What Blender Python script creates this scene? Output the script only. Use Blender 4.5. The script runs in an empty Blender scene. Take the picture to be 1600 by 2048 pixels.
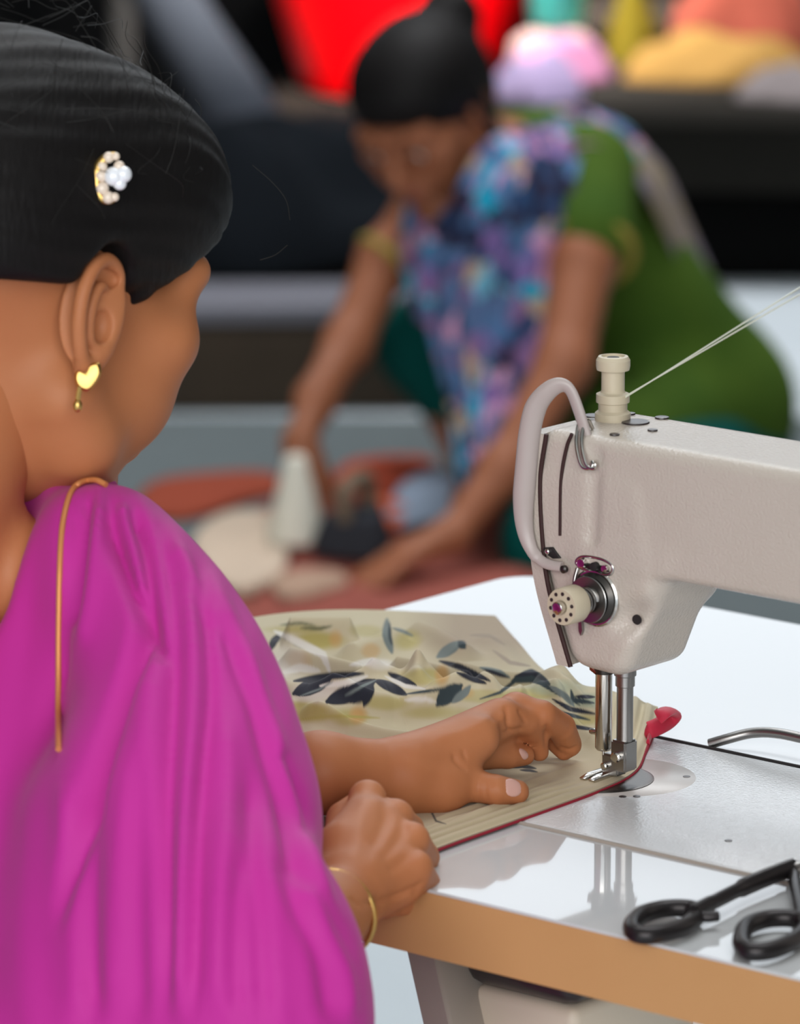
import bpy, bmesh, math, random
import numpy as np
from mathutils import Vector, Matrix, Euler
random.seed(7); RNG = np.random.default_rng(7)
SC = bpy.context.scene
COL = SC.collection
R = math.radians

# ------------------------------------------------------------------ camera
IMW, IMH = 1600, 2048
FPX = 11550.0                       # focal length in pixels (a 203 mm lens on a 36 mm tall frame)
PITCH = R(12.5); TH = R(40.5)       # camera tilt; turn of the sewing table about the vertical
CAM = np.array([0.0, 0.0, 1.59894])
FW = np.array([0, math.cos(PITCH), -math.sin(PITCH)]); UP = np.array([0, math.sin(PITCH), math.cos(PITCH)])
ORG = np.array([0.11581, 3.09171, 0.76])   # needle point on the bed of the sewing machine
cd = bpy.data.cameras.new('camera'); cam = bpy.data.objects.new('camera', cd); COL.objects.link(cam)
cam.location = CAM; cam.rotation_euler = (math.pi/2 - PITCH, 0, 0)
cd.sensor_fit = 'VERTICAL'; cd.sensor_height = 36.0; cd.lens = FPX/IMH*36.0
cd.clip_start = 0.05; cd.clip_end = 100
cd.dof.use_dof = True; cd.dof.focus_distance = 3.22; cd.dof.aperture_fstop = 9.0
SC.camera = cam

# ------------------------------------------------------------------ light and exposure
SC.view_settings.view_transform = 'Standard'; SC.view_settings.look = 'None'
SC.view_settings.exposure = 0.07; SC.view_settings.gamma = 1.0
try: SC.view_settings.use_curve_mapping = False
except Exception: pass
try: SC.cycles.use_denoising = True
except Exception: pass
W = bpy.data.worlds.new('overcast_sky'); SC.world = W; W.use_nodes = True
bg = W.node_tree.nodes['Background']; bg.inputs[0].default_value = (0.86, 0.93, 1.0, 1); bg.inputs[1].default_value = 2.0
def area(name, loc, target, sx, sy, power, color):
    l = bpy.data.lights.new(name, 'AREA'); l.shape = 'RECTANGLE'; l.size = sx; l.size_y = sy; l.energy = power; l.color = color
    o = bpy.data.objects.new(name, l); COL.objects.link(o); o.location = loc
    o.rotation_euler = (Vector(target)-Vector(loc)).to_track_quat('-Z', 'Y').to_euler()
    return o
# daylight entering by the wide loading doorway behind the camera, and by the skylight above the sewing table
area('doorway_daylight', (-0.5, -1.9, 2.6), (0, 3.3, 0.9), 5.6, 2.2, 172, (1.0, 0.975, 0.94))
area('skylight_daylight', (0.3, 4.5, 4.1), (0.2, 4.2, 0.0), 3.0, 1.6, 72, (0.95, 0.98, 1.0))

area('added_back_fill', (0.4, 8.3, 4.1), (0.3, 9.2, 0.0), 2.6, 1.2, 170, (0.97, 0.98, 1.0))  # unseen fill light added to brighten the tub and cloths at the back

# ------------------------------------------------------------------ helpers: objects and tags
def link(name, data, parent=None):
    o = bpy.data.objects.new(name, data); COL.objects.link(o)
    if parent is not None: o.parent = parent
    return o
def tag(o, label=None, cat=None, group=None, kind=None):
    if label: o['label'] = label
    if cat: o['category'] = cat
    if group: o['group'] = group
    if kind: o['kind'] = kind
    return o
def empty(name, loc=(0,0,0), rz=0.0, label=None, cat=None, group=None):
    o = bpy.data.objects.new(name, None); COL.objects.link(o); o.empty_display_size = 0.02
    o.location = loc; o.rotation_euler = (0,0,rz)
    return tag(o, label, cat, group)
def smooth(me, ang=None):
    me.polygons.foreach_set('use_smooth', [True]*len(me.polygons))
    if ang is not None:
        try: me.set_sharp_from_angle(angle=R(ang))
        except Exception: pass
def bm_obj(name, bm, m, parent=None, sm=True, ang=38):
    me = bpy.data.meshes.new(name); bmesh.ops.recalc_face_normals(bm, faces=bm.faces[:]); bm.to_mesh(me); bm.free()
    if sm: smooth(me, ang)
    if m is not None: me.materials.append(m)
    return link(name, me, parent)
def raw_obj(name, V, Fc, m, parent=None, sm=True, ang=None, flip=False):
    me = bpy.data.meshes.new(name)
    V = np.asarray(V, dtype=np.float32); Fc = np.asarray(Fc)
    if flip: Fc = Fc[:, ::-1]
    n = len(Fc); k = Fc.shape[1]
    me.vertices.add(len(V)); me.vertices.foreach_set('co', V.ravel())
    me.loops.add(n*k); me.loops.foreach_set('vertex_index', Fc.astype(np.int32).ravel())
    me.polygons.add(n); me.polygons.foreach_set('loop_start', np.arange(0, n*k, k, dtype=np.int32))
    me.update(calc_edges=True); me.validate()
    if sm: smooth(me, ang)
    if m is not None: me.materials.append(m)
    return link(name, me, parent)
def bm_box(bm, lo, hi, mat=None):
    vs = [bm.verts.new((x,y,z)) for x in (lo[0],hi[0]) for y in (lo[1],hi[1]) for z in (lo[2],hi[2])]
    for f in ((0,1,3,2),(4,6,7,5),(0,4,5,1),(2,3,7,6),(0,2,6,4),(1,5,7,3)): bm.faces.new([vs[i] for i in f])
    if mat is not None: bmesh.ops.transform(bm, matrix=mat, verts=vs)
    return vs
def box_obj(name, lo, hi, m, parent=None, bev=0.0, seg=3, mat=None):
    bm = bmesh.new(); bm_box(bm, lo, hi)
    if bev > 0: bmesh.ops.bevel(bm, geom=bm.edges[:], offset=bev, segments=seg, profile=0.5, affect='EDGES')
    if mat is not None: bmesh.ops.transform(bm, matrix=mat, verts=bm.verts[:])
    return bm_obj(name, bm, m, parent)
def frame(axis):
    a = Vector(axis).normalized(); t = Vector((0,0,1)) if abs(a.z) < 0.9 else Vector((1,0,0))
    u = t.cross(a).normalized(); v = a.cross(u); return a, u, v
def bm_lathe(bm, prof, base, axis, seg=32, sx=1.0):
    """prof: (radius, height) pairs along the axis"""
    a, u, v = frame(axis); base = Vector(base); rings = []
    for r, h in prof:
        if r < 1e-6: rings.append([bm.verts.new(base+a*h)])
        else: rings.append([bm.verts.new(base+a*h+u*(r*sx*math.cos(2*math.pi*i/seg))+v*(r*math.sin(2*math.pi*i/seg))) for i in range(seg)])
    for A, B in zip(rings, rings[1:]):
        for i in range(seg):
            j = (i+1) % seg
            if len(A) == 1 and len(B) == 1: continue
            if len(A) == 1: bm.faces.new((A[0], B[i], B[j]))
            elif len(B) == 1: bm.faces.new((A[i], A[j], B[0]))
            else: bm.faces.new((A[i], A[j], B[j], B[i]))
    for ring in (rings[0], rings[-1]):
        if len(ring) > 1: bm.faces.new(ring)
def lathe_obj(name, prof, base, axis, m, parent=None, seg=32, ang=38):
    bm = bmesh.new(); bm_lathe(bm, prof, base, axis, seg); return bm_obj(name, bm, m, parent, ang=ang)
def catmull(P, n=8, closed=False):
    P = [np.asarray(p, float) for p in P]; out = []; N = len(P)
    rng_ = range(N) if closed else range(N-1)
    for i in rng_:
        if closed: p0,p1,p2,p3 = P[(i-1)%N],P[i],P[(i+1)%N],P[(i+2)%N]
        else: p0 = P[i-1] if i>0 else 2*P[0]-P[1]; p1=P[i]; p2=P[i+1]; p3 = P[i+2] if i+2<N else 2*P[-1]-P[-2]
        for k in range(n):
            t = k/n
            out.append(0.5*((2*p1)+(-p0+p2)*t+(2*p0-5*p1+4*p2-p3)*t*t+(-p0+3*p1-3*p2+p3)*t**3))
    if not closed: out.append(P[-1])
    return np.array(out)
def bm_tube(bm, pts, rad, seg=10, flat=None, closed=False, up0=None):
    """tube along pts; rad scalar or per point; flat=(ru, rv) elliptic / rectangular-ish factors"""
    P = [Vector(p) for p in pts]; n = len(P)
    rad = [rad]*n if np.isscalar(rad) else list(rad)
    fu, fv = flat or (1, 1); rings = []; up = Vector(up0) if up0 is not None else None
    for i in range(n):
        t = (P[(i+1)%n]-P[i-1]) if closed else (P[min(i+1,n-1)]-P[max(i-1,0)])
        t.normalize()
        if up is None: up = frame(t)[1]
        up = (up - t*up.dot(t)).normalized(); w = t.cross(up)
        rings.append([bm.verts.new(P[i]+up*(fu*rad[i]*math.cos(2*math.pi*k/seg))+w*(fv*rad[i]*math.sin(2*math.pi*k/seg))) for k in range(seg)])
    pairs = list(zip(rings, rings[1:])) + ([(rings[-1], rings[0])] if closed else [])
    for A, B in pairs:
        for k in range(seg): bm.faces.new((A[k], A[(k+1)%seg], B[(k+1)%seg], B[k]))
    if not closed: bm.faces.new(rings[0][::-1]); bm.faces.new(rings[-1])
def tube_obj(name, pts, rad, m, parent=None, seg=10, flat=None, closed=False, up0=None):
    bm = bmesh.new(); bm_tube(bm, pts, rad, seg, flat, closed, up0); return bm_obj(name, bm, m, parent, ang=60)
def prism_obj(name, poly, axis, lo, hi, m, parent=None, bev=0.0, seg=3):
    """polygon in the two axes left over by `axis`, extruded from lo to hi"""
    bm = bmesh.new()
    def pt(p, h): return {'x': (h,p[0],p[1]), 'y': (p[0],h,p[1]), 'z': (p[0],p[1],h)}[axis]
    A = [bm.verts.new(pt(p, lo)) for p in poly]; B = [bm.verts.new(pt(p, hi)) for p in poly]; n = len(poly)
    bm.faces.new(A); bm.faces.new(B[::-1])
    for i in range(n): bm.faces.new((A[i], A[(i+1)%n], B[(i+1)%n], B[i]))
    bmesh.ops.recalc_face_normals(bm, faces=bm.faces[:])
    if bev > 0: bmesh.ops.bevel(bm, geom=bm.edges[:], offset=bev, segments=seg, profile=0.5, affect='EDGES')
    return bm_obj(name, bm, m, parent)

# ------------------------------------------------------------------ helpers: distance-field modelling (one continuous skin)
class Vol:
    def __init__(s, lo, hi, h):
        s.lo = np.array(lo, float); s.h = h; s.n = np.ceil((np.array(hi)-s.lo)/h).astype(int)+1
        s.D = np.full(s.n, 1.0, np.float32)
    def win(s, lo, hi, pad):
        a = np.maximum(np.floor((np.array(lo)-pad-s.lo)/s.h).astype(int), 0); b = np.minimum(np.ceil((np.array(hi)+pad-s.lo)/s.h).astype(int)+1, s.n)
        if np.any(b <= a): return None
        g = [s.lo[i]+s.h*np.arange(a[i], b[i], dtype=np.float32) for i in range(3)]
        X = g[0][:,None,None].astype(np.float32); Y = g[1][None,:,None].astype(np.float32); Z = g[2][None,None,:].astype(np.float32)
        return (slice(a[0],b[0]), slice(a[1],b[1]), slice(a[2],b[2])), X, Y, Z
    def comb(s, sl, d, k, sub=False):
        A = s.D[sl]
        if sub:
            d = -d
            if k <= 0: s.D[sl] = np.maximum(A, d); return
            h = np.clip(0.5-0.5*(d-A)/k, 0, 1); s.D[sl] = d*(1-h)+A*h + k*h*(1-h); return
        if k <= 0: s.D[sl] = np.minimum(A, d); return
        h = np.clip(0.5+0.5*(d-A)/k, 0, 1); s.D[sl] = d*(1-h)+A*h - k*h*(1-h)
    def cone(s, a, b, r1, r2, k=0.0, sub=False):
        a = np.array(a, float); b = np.array(b, float); rm = max(r1, r2)
        w = s.win(np.minimum(a,b)-rm, np.maximum(a,b)+rm, 4*s.h+k*1.5)
        if w is None: return
        sl, X, Y, Z = w; ab = b-a; L2 = float(ab@ab)+1e-12
        px, py, pz = X-a[0], Y-a[1], Z-a[2]
        t = np.clip((px*ab[0]+py*ab[1]+pz*ab[2])/L2, 0, 1)
        d = np.sqrt((px-t*ab[0])**2+(py-t*ab[1])**2+(pz-t*ab[2])**2) - (r1+(r2-r1)*t)
        s.comb(sl, d, k, sub)
    def chain(s, pts, rs, k=0.0):
        for i in range(len(pts)-1): s.cone(pts[i], pts[i+1], rs[i], rs[i+1], k)
    def ell(s, c, r, k=0.0, M=None, sub=False):
        """ellipsoid, axes turned by the 3x3 matrix M (columns = axes)"""
        c = np.array(c, float); r = np.array(r, float); rm = r.max()
        M = np.eye(3) if M is None else np.asarray(M)
        ext = np.sqrt(((M*r)**2).sum(1))
        w = s.win(c-ext, c+ext, 4*s.h+k*1.5)
        if w is None: return
        sl, X, Y, Z = w; p = (X-c[0], Y-c[1], Z-c[2])
        q = [(p[0]*M[0,i]+p[1]*M[1,i]+p[2]*M[2,i]) for i in range(3)]
        k0 = np.sqrt((q[0]/r[0])**2+(q[1]/r[1])**2+(q[2]/r[2])**2)
        k1 = np.sqrt((q[0]/r[0]**2)**2+(q[1]/r[1]**2)**2+(q[2]/r[2]**2)**2)+1e-9
        s.comb(sl, (k0*(k0-1)/k1).astype(np.float32), k, sub)
    def box(s, c, hf, rd, k=0.0, M=None, sub=False):
        c = np.array(c, float); hf = np.array(hf, float); M = np.eye(3) if M is None else np.asarray(M)
        ext = np.abs(M)@hf
        w = s.win(c-ext, c+ext, 4*s.h+k*1.5)
        if w is None: return
        sl, X, Y, Z = w; p = (X-c[0], Y-c[1], Z-c[2])
        q = [np.abs(p[0]*M[0,i]+p[1]*M[1,i]+p[2]*M[2,i])-(hf[i]-rd) for i in range(3)]
        o = np.sqrt(sum(np.maximum(x,0)**2 for x in q)); inn = np.minimum(np.maximum(np.maximum(q[0],q[1]),q[2]), 0)
        s.comb(sl, o+inn-rd, k, sub)
    def mesh(s):
        D = s.D; S = D < 0; n = D.shape
        c8 = [S[i:n[0]-1+i, j:n[1]-1+j, k:n[2]-1+k] for i in (0,1) for j in (0,1) for k in (0,1)]
        cnt = sum(c.astype(np.int8) for c in c8); act = (cnt > 0) & (cnt < 8)
        idx = np.argwhere(act); vid = np.full(act.shape, -1, np.int32); vid[act] = np.arange(len(idx))
        acc = np.zeros((len(idx),3)); num = np.zeros(len(idx))
        I, J, K = idx.T
        for ax in range(3):
            o1, o2 = [a for a in range(3) if a != ax]
            for u in (0,1):
                for v in (0,1):
                    p = [I.copy(), J.copy(), K.copy()]; p[o1] += u; p[o2] += v
                    q = [x.copy() for x in p]; q[ax] += 1
                    d0 = D[tuple(p)]; d1 = D[tuple(q)]; m = (d0 < 0) != (d1 < 0)
                    t = np.where(m, d0/np.where(m, d0-d1, 1), 0); loc = np.zeros((len(idx),3)); loc[:,o1] = u; loc[:,o2] = v; loc[:,ax] = t
                    acc[m] += loc[m]; num[m] += 1
        V = s.lo + s.h*(idx + acc/np.maximum(num,1)[:,None])
        quads = []
        for ax in range(3):
            o1, o2 = (ax+1)%3, (ax+2)%3
            a = [slice(None)]*3; b = [slice(None)]*3; a[ax] = slice(0,-1); b[ax] = slice(1,None)
            ch = S[tuple(a)] != S[tuple(b)]; e = np.argwhere(ch)
            ok = (e[:,o1] > 0) & (e[:,o2] > 0) & (e[:,o1] < n[o1]-1) & (e[:,o2] < n[o2]-1); e = e[ok]
            ins = S[tuple(a)][tuple(e.T)]
            def vv(d1, d2):
                f = e.copy(); f[:,o1] += d1; f[:,o2] += d2; return vid[tuple(f.T)]
            q = np.stack([vv(-1,-1), vv(0,-1), vv(0,0), vv(-1,0)], 1); q[~ins] = q[~ins][:, ::-1]
            quads.append(q)
        return V, np.concatenate(quads)
def join_vf(parts):
    Vs, Fs, o = [], [], 0
    for V, Fc in parts: Vs.append(V); Fs.append(Fc+o); o += len(V)
    return np.concatenate(Vs), np.concatenate(Fs)
def relax(V, Fc, it=2, lam=0.5):
    """laplacian smoothing over quad edges"""
    E = np.concatenate([Fc[:, [i, (i+1)%Fc.shape[1]]] for i in range(Fc.shape[1])]); n = len(V)
    deg = np.bincount(E[:,0], minlength=n)+np.bincount(E[:,1], minlength=n)
    for _ in range(it):
        A = np.zeros_like(V)
        for c in range(3): A[:,c] = np.bincount(E[:,0], V[E[:,1],c], n)+np.bincount(E[:,1], V[E[:,0],c], n)
        V = V + lam*(A/np.maximum(deg,1)[:,None]-V)
    return V
def rotm(rx=0, ry=0, rz=0): return np.array(Euler((R(rx),R(ry),R(rz)),'XYZ').to_matrix())

# ------------------------------------------------------------------ helpers: from the sewing table's own axes to the room
# a runs along the table to the operator's right, b from the operator to the back, z up from the bed
CT, ST = math.cos(TH), math.sin(TH)
def W2(a, b, z): return np.array([ORG[0]+a*CT+b*ST, ORG[1]-a*ST+b*CT, ORG[2]+z])
def ray(x, y): return FW + np.array([1.,0,0])*(x-800)/FPX + UP*(1024-y)/FPX
def PD(x, y, d): return CAM + d*ray(x, y)                     # surveyed point at distance d
def PZ(x, y, z):                                               # surveyed point at height z
    q = ray(x, y); return CAM + q*(z-CAM[2])/q[2]
def L2(w):
    q = np.asarray(w)-ORG; return np.array([q[0]*CT-q[1]*ST, q[0]*ST+q[1]*CT, q[2]])

# ------------------------------------------------------------------ materials
def mat(name, col, rough=0.5, metal=0.0, spec=0.5, coat=0.0, noise=None, bump=None, sheen=0.0, sss=0.0, ior=1.5):
    m = bpy.data.materials.new(name); m.use_nodes = True; nt = m.node_tree; p = nt.nodes['Principled BSDF']
    p.inputs['Base Color'].default_value = (*col, 1); p.inputs['Roughness'].default_value = rough; p.inputs['Metallic'].default_value = metal
    p.inputs['Specular IOR Level'].default_value = spec; p.inputs['Coat Weight'].default_value = coat; p.inputs['Coat Roughness'].default_value = 0.06
    p.inputs['IOR'].default_value = ior
    if sheen: p.inputs['Sheen Weight'].default_value = sheen; p.inputs['Sheen Roughness'].default_value = 0.5
    if sss: p.inputs['Subsurface Weight'].default_value = sss; p.inputs['Subsurface Radius'].default_value = (0.012,0.005,0.003); p.inputs['Subsurface Scale'].default_value = 0.5
    tc = nt.nodes.new('ShaderNodeTexCoord')
    if noise:      # (scale, colour2, contrast)
        n = nt.nodes.new('ShaderNodeTexNoise'); n.inputs['Scale'].default_value = noise[0]; n.inputs['Detail'].default_value = 5
        r = nt.nodes.new('ShaderNodeValToRGB'); c = noise[2] if len(noise) > 2 else 0.2
        r.color_ramp.elements[0].position = 0.5-c; r.color_ramp.elements[1].position = 0.5+c
        r.color_ramp.elements[0].color = (*col,1); r.color_ramp.elements[1].color = (*noise[1],1)
        nt.links.new(tc.outputs['Object'], n.inputs['Vector']); nt.links.new(n.outputs['Fac'], r.inputs['Fac']); nt.links.new(r.outputs['Color'], p.inputs['Base Color'])
    if bump:       # (scale, strength, distance[, stretch])
        n = nt.nodes.new('ShaderNodeTexNoise'); n.inputs['Scale'].default_value = bump[0]; n.inputs['Detail'].default_value = 3
        b = nt.nodes.new('ShaderNodeBump'); b.inputs['Strength'].default_value = bump[1]; b.inputs['Distance'].default_value = bump[2]
        if len(bump) > 3:
            mp = nt.nodes.new('ShaderNodeMapping'); mp.inputs['Scale'].default_value = bump[3]
            nt.links.new(tc.outputs['Object'], mp.inputs['Vector']); nt.links.new(mp.outputs['Vector'], n.inputs['Vector'])
        else: nt.links.new(tc.outputs['Object'], n.inputs['Vector'])
        nt.links.new(n.outputs['Fac'], b.inputs['Height']); nt.links.new(b.outputs['Normal'], p.inputs['Normal'])
    return m
def srgb(r, g, b): return tuple(((c/255)/12.92 if c/255 <= 0.04045 else ((c/255+0.055)/1.055)**2.4) for c in (r, g, b))
M = {}
M['floor'] = mat('painted_concrete', (0.60,0.66,0.70), 0.7, spec=0.2, noise=(3.0,(0.54,0.60,0.64),0.35), bump=(40,0.1,0.002))
M['wall'] = mat('grey_plaster', (0.10,0.095,0.09), 0.9, noise=(2.0,(0.07,0.066,0.06)), bump=(30,0.2,0.004))
M['ceil'] = mat('white_ceiling', (0.5,0.5,0.48), 0.9, noise=(2.0,(0.42,0.42,0.4)))
M['laminate'] = mat('white_laminate', (0.60,0.61,0.62), 0.045, spec=0.5, ior=1.5, noise=(3,(0.57,0.58,0.59),0.4))
M['wood'] = mat('raw_board_edge', srgb(196,148,98), 0.6, noise=(8,srgb(186,136,86),0.3), bump=(200,0.08,0.0005))
M['paint'] = mat('hammered_paint', srgb(194,184,174), 0.20, spec=0.5, noise=(14,srgb(188,178,167),0.3), bump=(600,0.65,0.0008))
M['bed'] = mat('hammered_bed_paint', srgb(224,226,228), 0.07, spec=0.6, bump=(640,0.40,0.0006))
M['chrome'] = mat('chrome', (0.62,0.60,0.57), 0.16, metal=1.0)
M['steel'] = mat('dull_steel', (0.34,0.33,0.32), 0.3, metal=1.0)
M['darksteel'] = mat('dark_steel', (0.08,0.075,0.07), 0.32, metal=0.9)
M['black'] = mat('black_gap', (0.012,0.010,0.010), 0.6)
M['cream'] = mat('cream_plastic', srgb(196,184,160), 0.4)
M['tube'] = mat('grey_plastic_tube', srgb(176,164,160), 0.35)
M['seam'] = mat('dark_seam', srgb(50,22,20), 0.7)
M['leg'] = mat('grey_leg_paint', srgb(160,150,140), 0.5)
M['motor'] = mat('cream_motor_paint', srgb(222,208,188), 0.5)
M['pan'] = mat('dark_oil_pan', srgb(52,44,44), 0.3)

# ================================================================== SETTING
def struct(o): return tag(o, kind='structure')
struct(box_obj('floor', (-6,-4,-0.1), (6,12,0), M['floor']))
struct(box_obj('ceiling', (-6,-4,4.2), (6,12,4.3), M['ceil']))
struct(box_obj('wall_left', (-6.1,-4,0), (-6,12,4.2), M['wall']))
struct(box_obj('wall_right', (6,-4,0), (6.1,12,4.2), M['wall']))
# back wall with a band of open clerestory windows
WZ0, WZ1 = 2.05, 3.75
bm = bmesh.new()
for lo, hi in (((-6,12,0),(6,12.15,WZ0)), ((-6,12,WZ1),(6,12.15,4.2)), ((-6,12,WZ0),(-3.6,12.15,WZ1)), ((3.6,12,WZ0),(6,12.15,WZ1))): bm_box(bm, lo, hi)
struct(bm_obj('wall_back', bm, M['wall'], sm=False))
wf = mat('window_frame_paint', (0.6,0.62,0.62), 0.5)
bm = bmesh.new()
bm_box(bm, (-3.6,12.02,WZ0), (3.6,12.12,WZ0+0.05)); bm_box(bm, (-3.6,12.02,WZ1-0.05), (3.6,12.12,WZ1))
for x in (-3.6, -1.8, 1.75, 3.55): bm_box(bm, (x,12.02,WZ0+0.05), (x+0.05,12.12,WZ1-0.05))
struct(bm_obj('window_1', bm, wf, sm=False))
# front wall with the wide doorway behind the camera
bm = bmesh.new()
for lo, hi in (((-6,-4.1,0),(-4.6,-4,4.2)), ((3.0,-4.1,0),(6,-4,4.2)), ((-4.6,-4.1,3.4),(3.0,-4,4.2))): bm_box(bm, lo, hi)
struct(bm_obj('wall_front', bm, M['wall'], sm=False))

# ================================================================== SEWING TABLE
table = empty('sewing_table', ORG, -TH, 'white topped sewing table with raw wood front edge under the sewing machine', 'table')
A0, A1, B0, B1 = -0.362, 0.84, -0.2265, 0.367        # table top in its own axes
H0, H1, G0, G1 = -0.085, 0.400, -0.0975, 0.0935      # cut-out that takes the machine bed
def slab(name, z0, z1, m, bev):
    bm = bmesh.new(); xs = [A0, H0, H1, A1]; ys = [B0, G0, G1, B1]; g = {}
    for k, z in enumerate((z0, z1)):
        for i, x in enumerate(xs):
            for j, y in enumerate(ys): g[i,j,k] = bm.verts.new((x,y,z))
    for i in range(3):
        for j in range(3):
            if (i, j) == (1, 1): continue
            for k in (0, 1): bm.faces.new([g[i,j,k], g[i+1,j,k], g[i+1,j+1,k], g[i,j+1,k]])
    for i in range(3):
        for j in (0, 3): bm.faces.new([g[i,j,0], g[i+1,j,0], g[i+1,j,1], g[i,j,1]])
        for j in (0, 3): bm.faces.new([g[j,i,0], g[j,i+1,0], g[j,i+1,1], g[j,i,1]])
    for (i, j, p, q) in ((1,1,2,1), (1,2,2,2), (1,1,1,2), (2,1,2,2)): bm.faces.new([g[i,j,0], g[p,q,0], g[p,q,1], g[i,j,1]])
    cor = [e for e in bm.edges if abs(e.verts[0].co.z-e.verts[1].co.z) > 1e-4 and e.verts[0].co.x in (A0, A1) and e.verts[0].co.y in (B0, B1)]
    cor = [e for e in bm.edges if abs(e.verts[0].co.z-e.verts[1].co.z) > 1e-4 and min(abs(e.verts[0].co.x-A0), abs(e.verts[0].co.x-A1)) < 1e-5 and min(abs(e.verts[0].co.y-B0), abs(e.verts[0].co.y-B1)) < 1e-5]
    bmesh.ops.bevel(bm, geom=cor, offset=bev, segments=8, profile=0.5, affect='EDGES')
    return bm_obj(name, bm, m, table, ang=30)
slab('table_top', -0.0016, 0.0, M['laminate'], 0.028)
slab('board', -0.0365, -0.0017, M['wood'], 0.028)
# a leaning sheet-metal leg at each end, with a foot
for k, (a, sgn) in enumerate(((-0.03, 1), (0.70, -1))):
    bm = bmesh.new()
    for lo, hi in (((0,-0.15,-0.72), (0.0225,-0.10,-0.0366)), ((0.0,0.20,-0.72), (0.0225,0.25,-0.0366)), ((0,-0.10,-0.085), (0.0225,0.20,-0.0366))):
        vs = bm_box(bm, lo, hi)
        for v in vs:
            v.co.x = a + v.co.x*sgn + sgn*(-(v.co.z)-0.0366)*0.30
    bmesh.ops.bevel(bm, geom=bm.edges[:], offset=0.002, segments=1, affect='EDGES')
    lg = bm_obj('leg', bm, M['leg'], table)
    xf = a + sgn*0.69*0.30
    f = box_obj('foot', (min(xf,xf+sgn*0.05)-0.005,-0.22,-0.76), (max(xf,xf+sgn*0.05)+0.005,0.32,-0.7215), M['leg'], table, 0.006)

motor = empty('motor_box', W2(0.04,-0.07,-0.06), -TH, 'cream box with a dark rounded lid slung under the wooden table edge', 'box')
box_obj('lid', (-0.040,-0.060,-0.026), (0.040,0.060,0.0225), M['pan'], motor, 0.012, 4)
box_obj('body', (-0.036,-0.054,-0.21), (0.036,0.054,-0.0265), M['motor'], motor, 0.006, 3)

# ================================================================== SEWING MACHINE
mach = empty('sewing_machine', ORG, -TH, 'pale beige industrial sewing machine with a hammered paint finish on the white table', 'sewing machine')
bm = bmesh.new(); bm_box(bm, (H0+0.0012,G0+0.0012,-0.034), (H1-0.0012,G1-0.0012,0.0012))
bmesh.ops.bevel(bm, geom=[e for e in bm.edges if all(v.co.z > 0 for v in e.verts)], offset=0.0035, segments=4, profile=0.5, affect='EDGES')
bm_obj('bed', bm, M['bed'], mach)
# cast head, arm and pillar: one smooth casting
v = Vol((-0.05,-0.07,-0.004), (0.40,0.07,0.215), 0.0016)
def slant_box(vol, poly, b0, b1, rd, k):
    """rounded extrusion along b of a convex (a,z) polygon"""
    P = np.array(poly, float); lo = [P[:,0].min(), b0, P[:,1].min()]; hi = [P[:,0].max(), b1, P[:,1].max()]
    sl, X, Y, Z = vol.win(lo, hi, 4*vol.h+k*1.5)
    c = P.mean(0); ds = []
    for i in range(len(P)):
        p, q = P[i], P[(i+1)%len(P)]; e = q-p; n = np.array([e[1], -e[0]])/np.linalg.norm(e)
        if n@(c-p) > 0: n = -n
        ds.append(((X-p[0])*n[0]+(Z-p[1])*n[1])+rd)
    ds.append(b0-Y+rd); ds.append(Y-b1+rd)
    acc = np.zeros_like(ds[0]+ds[-1]); mx = np.full_like(acc, -1)
    for d in ds: d = d+np.zeros_like(acc); acc += np.maximum(d, 0)**2; mx = np.maximum(mx, d)
    vol.comb(sl, np.sqrt(acc)+np.minimum(mx, 0)-rd, k)
slant_box(v, [(-0.0265,0.185), (0.05,0.185), (0.060,0.128), (0.0365,0.071), (0.0,0.073), (-0.0215,0.128), (-0.0285,0.165)], -0.0364, 0.022, 0.009, 0)
slant_box(v, [(-0.0205,0.2030), (0.30,0.2030), (0.30,0.1285), (0.045,0.1285), (-0.0205,0.1285), (-0.0275,0.165)], -0.0366, 0.036, 0.0075, 0.005)
slant_box(v, [(0.0,0.15), (0.08,0.15), (0.066,0.128), (0.050,0.104), (0.0,0.104)], -0.0330, 0.032, 0.009, 0.010)
v.box((0.325,0.0,0.10), (0.065,0.040,0.11), 0.016, 0.03)
v.ell((0.046,-0.0455,0.107), (0.020,0.016,0.011), 0.006, rotm(0,-25,0), sub=True)   # shallow pocket beside the tension dial
v.cone((0.0180,-0.0395,0.194), (0.0165,-0.0395,0.148), 0.0032, 0.0028, 0.006, sub=True)
Vh, Fh = v.mesh()
Vh = relax(Vh, Fh, 2)
mk = (Vh[:,0]>-0.015)&(Vh[:,0]<0.03)&(Vh[:,2]>0.12)&(Vh[:,2]<0.19)
FRONT0 = float(np.median(Vh[mk&(Vh[:,1]<-0.02)][:,1]))
head = raw_obj('head_casting', Vh, Fh, M['paint'], mach)
FRONT = FRONT0-0.0002
def seam(name, pts, w, m=M['seam'], n=6, dz=0.0):
    P = catmull([(a, FRONT+dz, z) for a, z in pts], n)
    return tube_obj(name, P, w, m, mach, 8)
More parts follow.
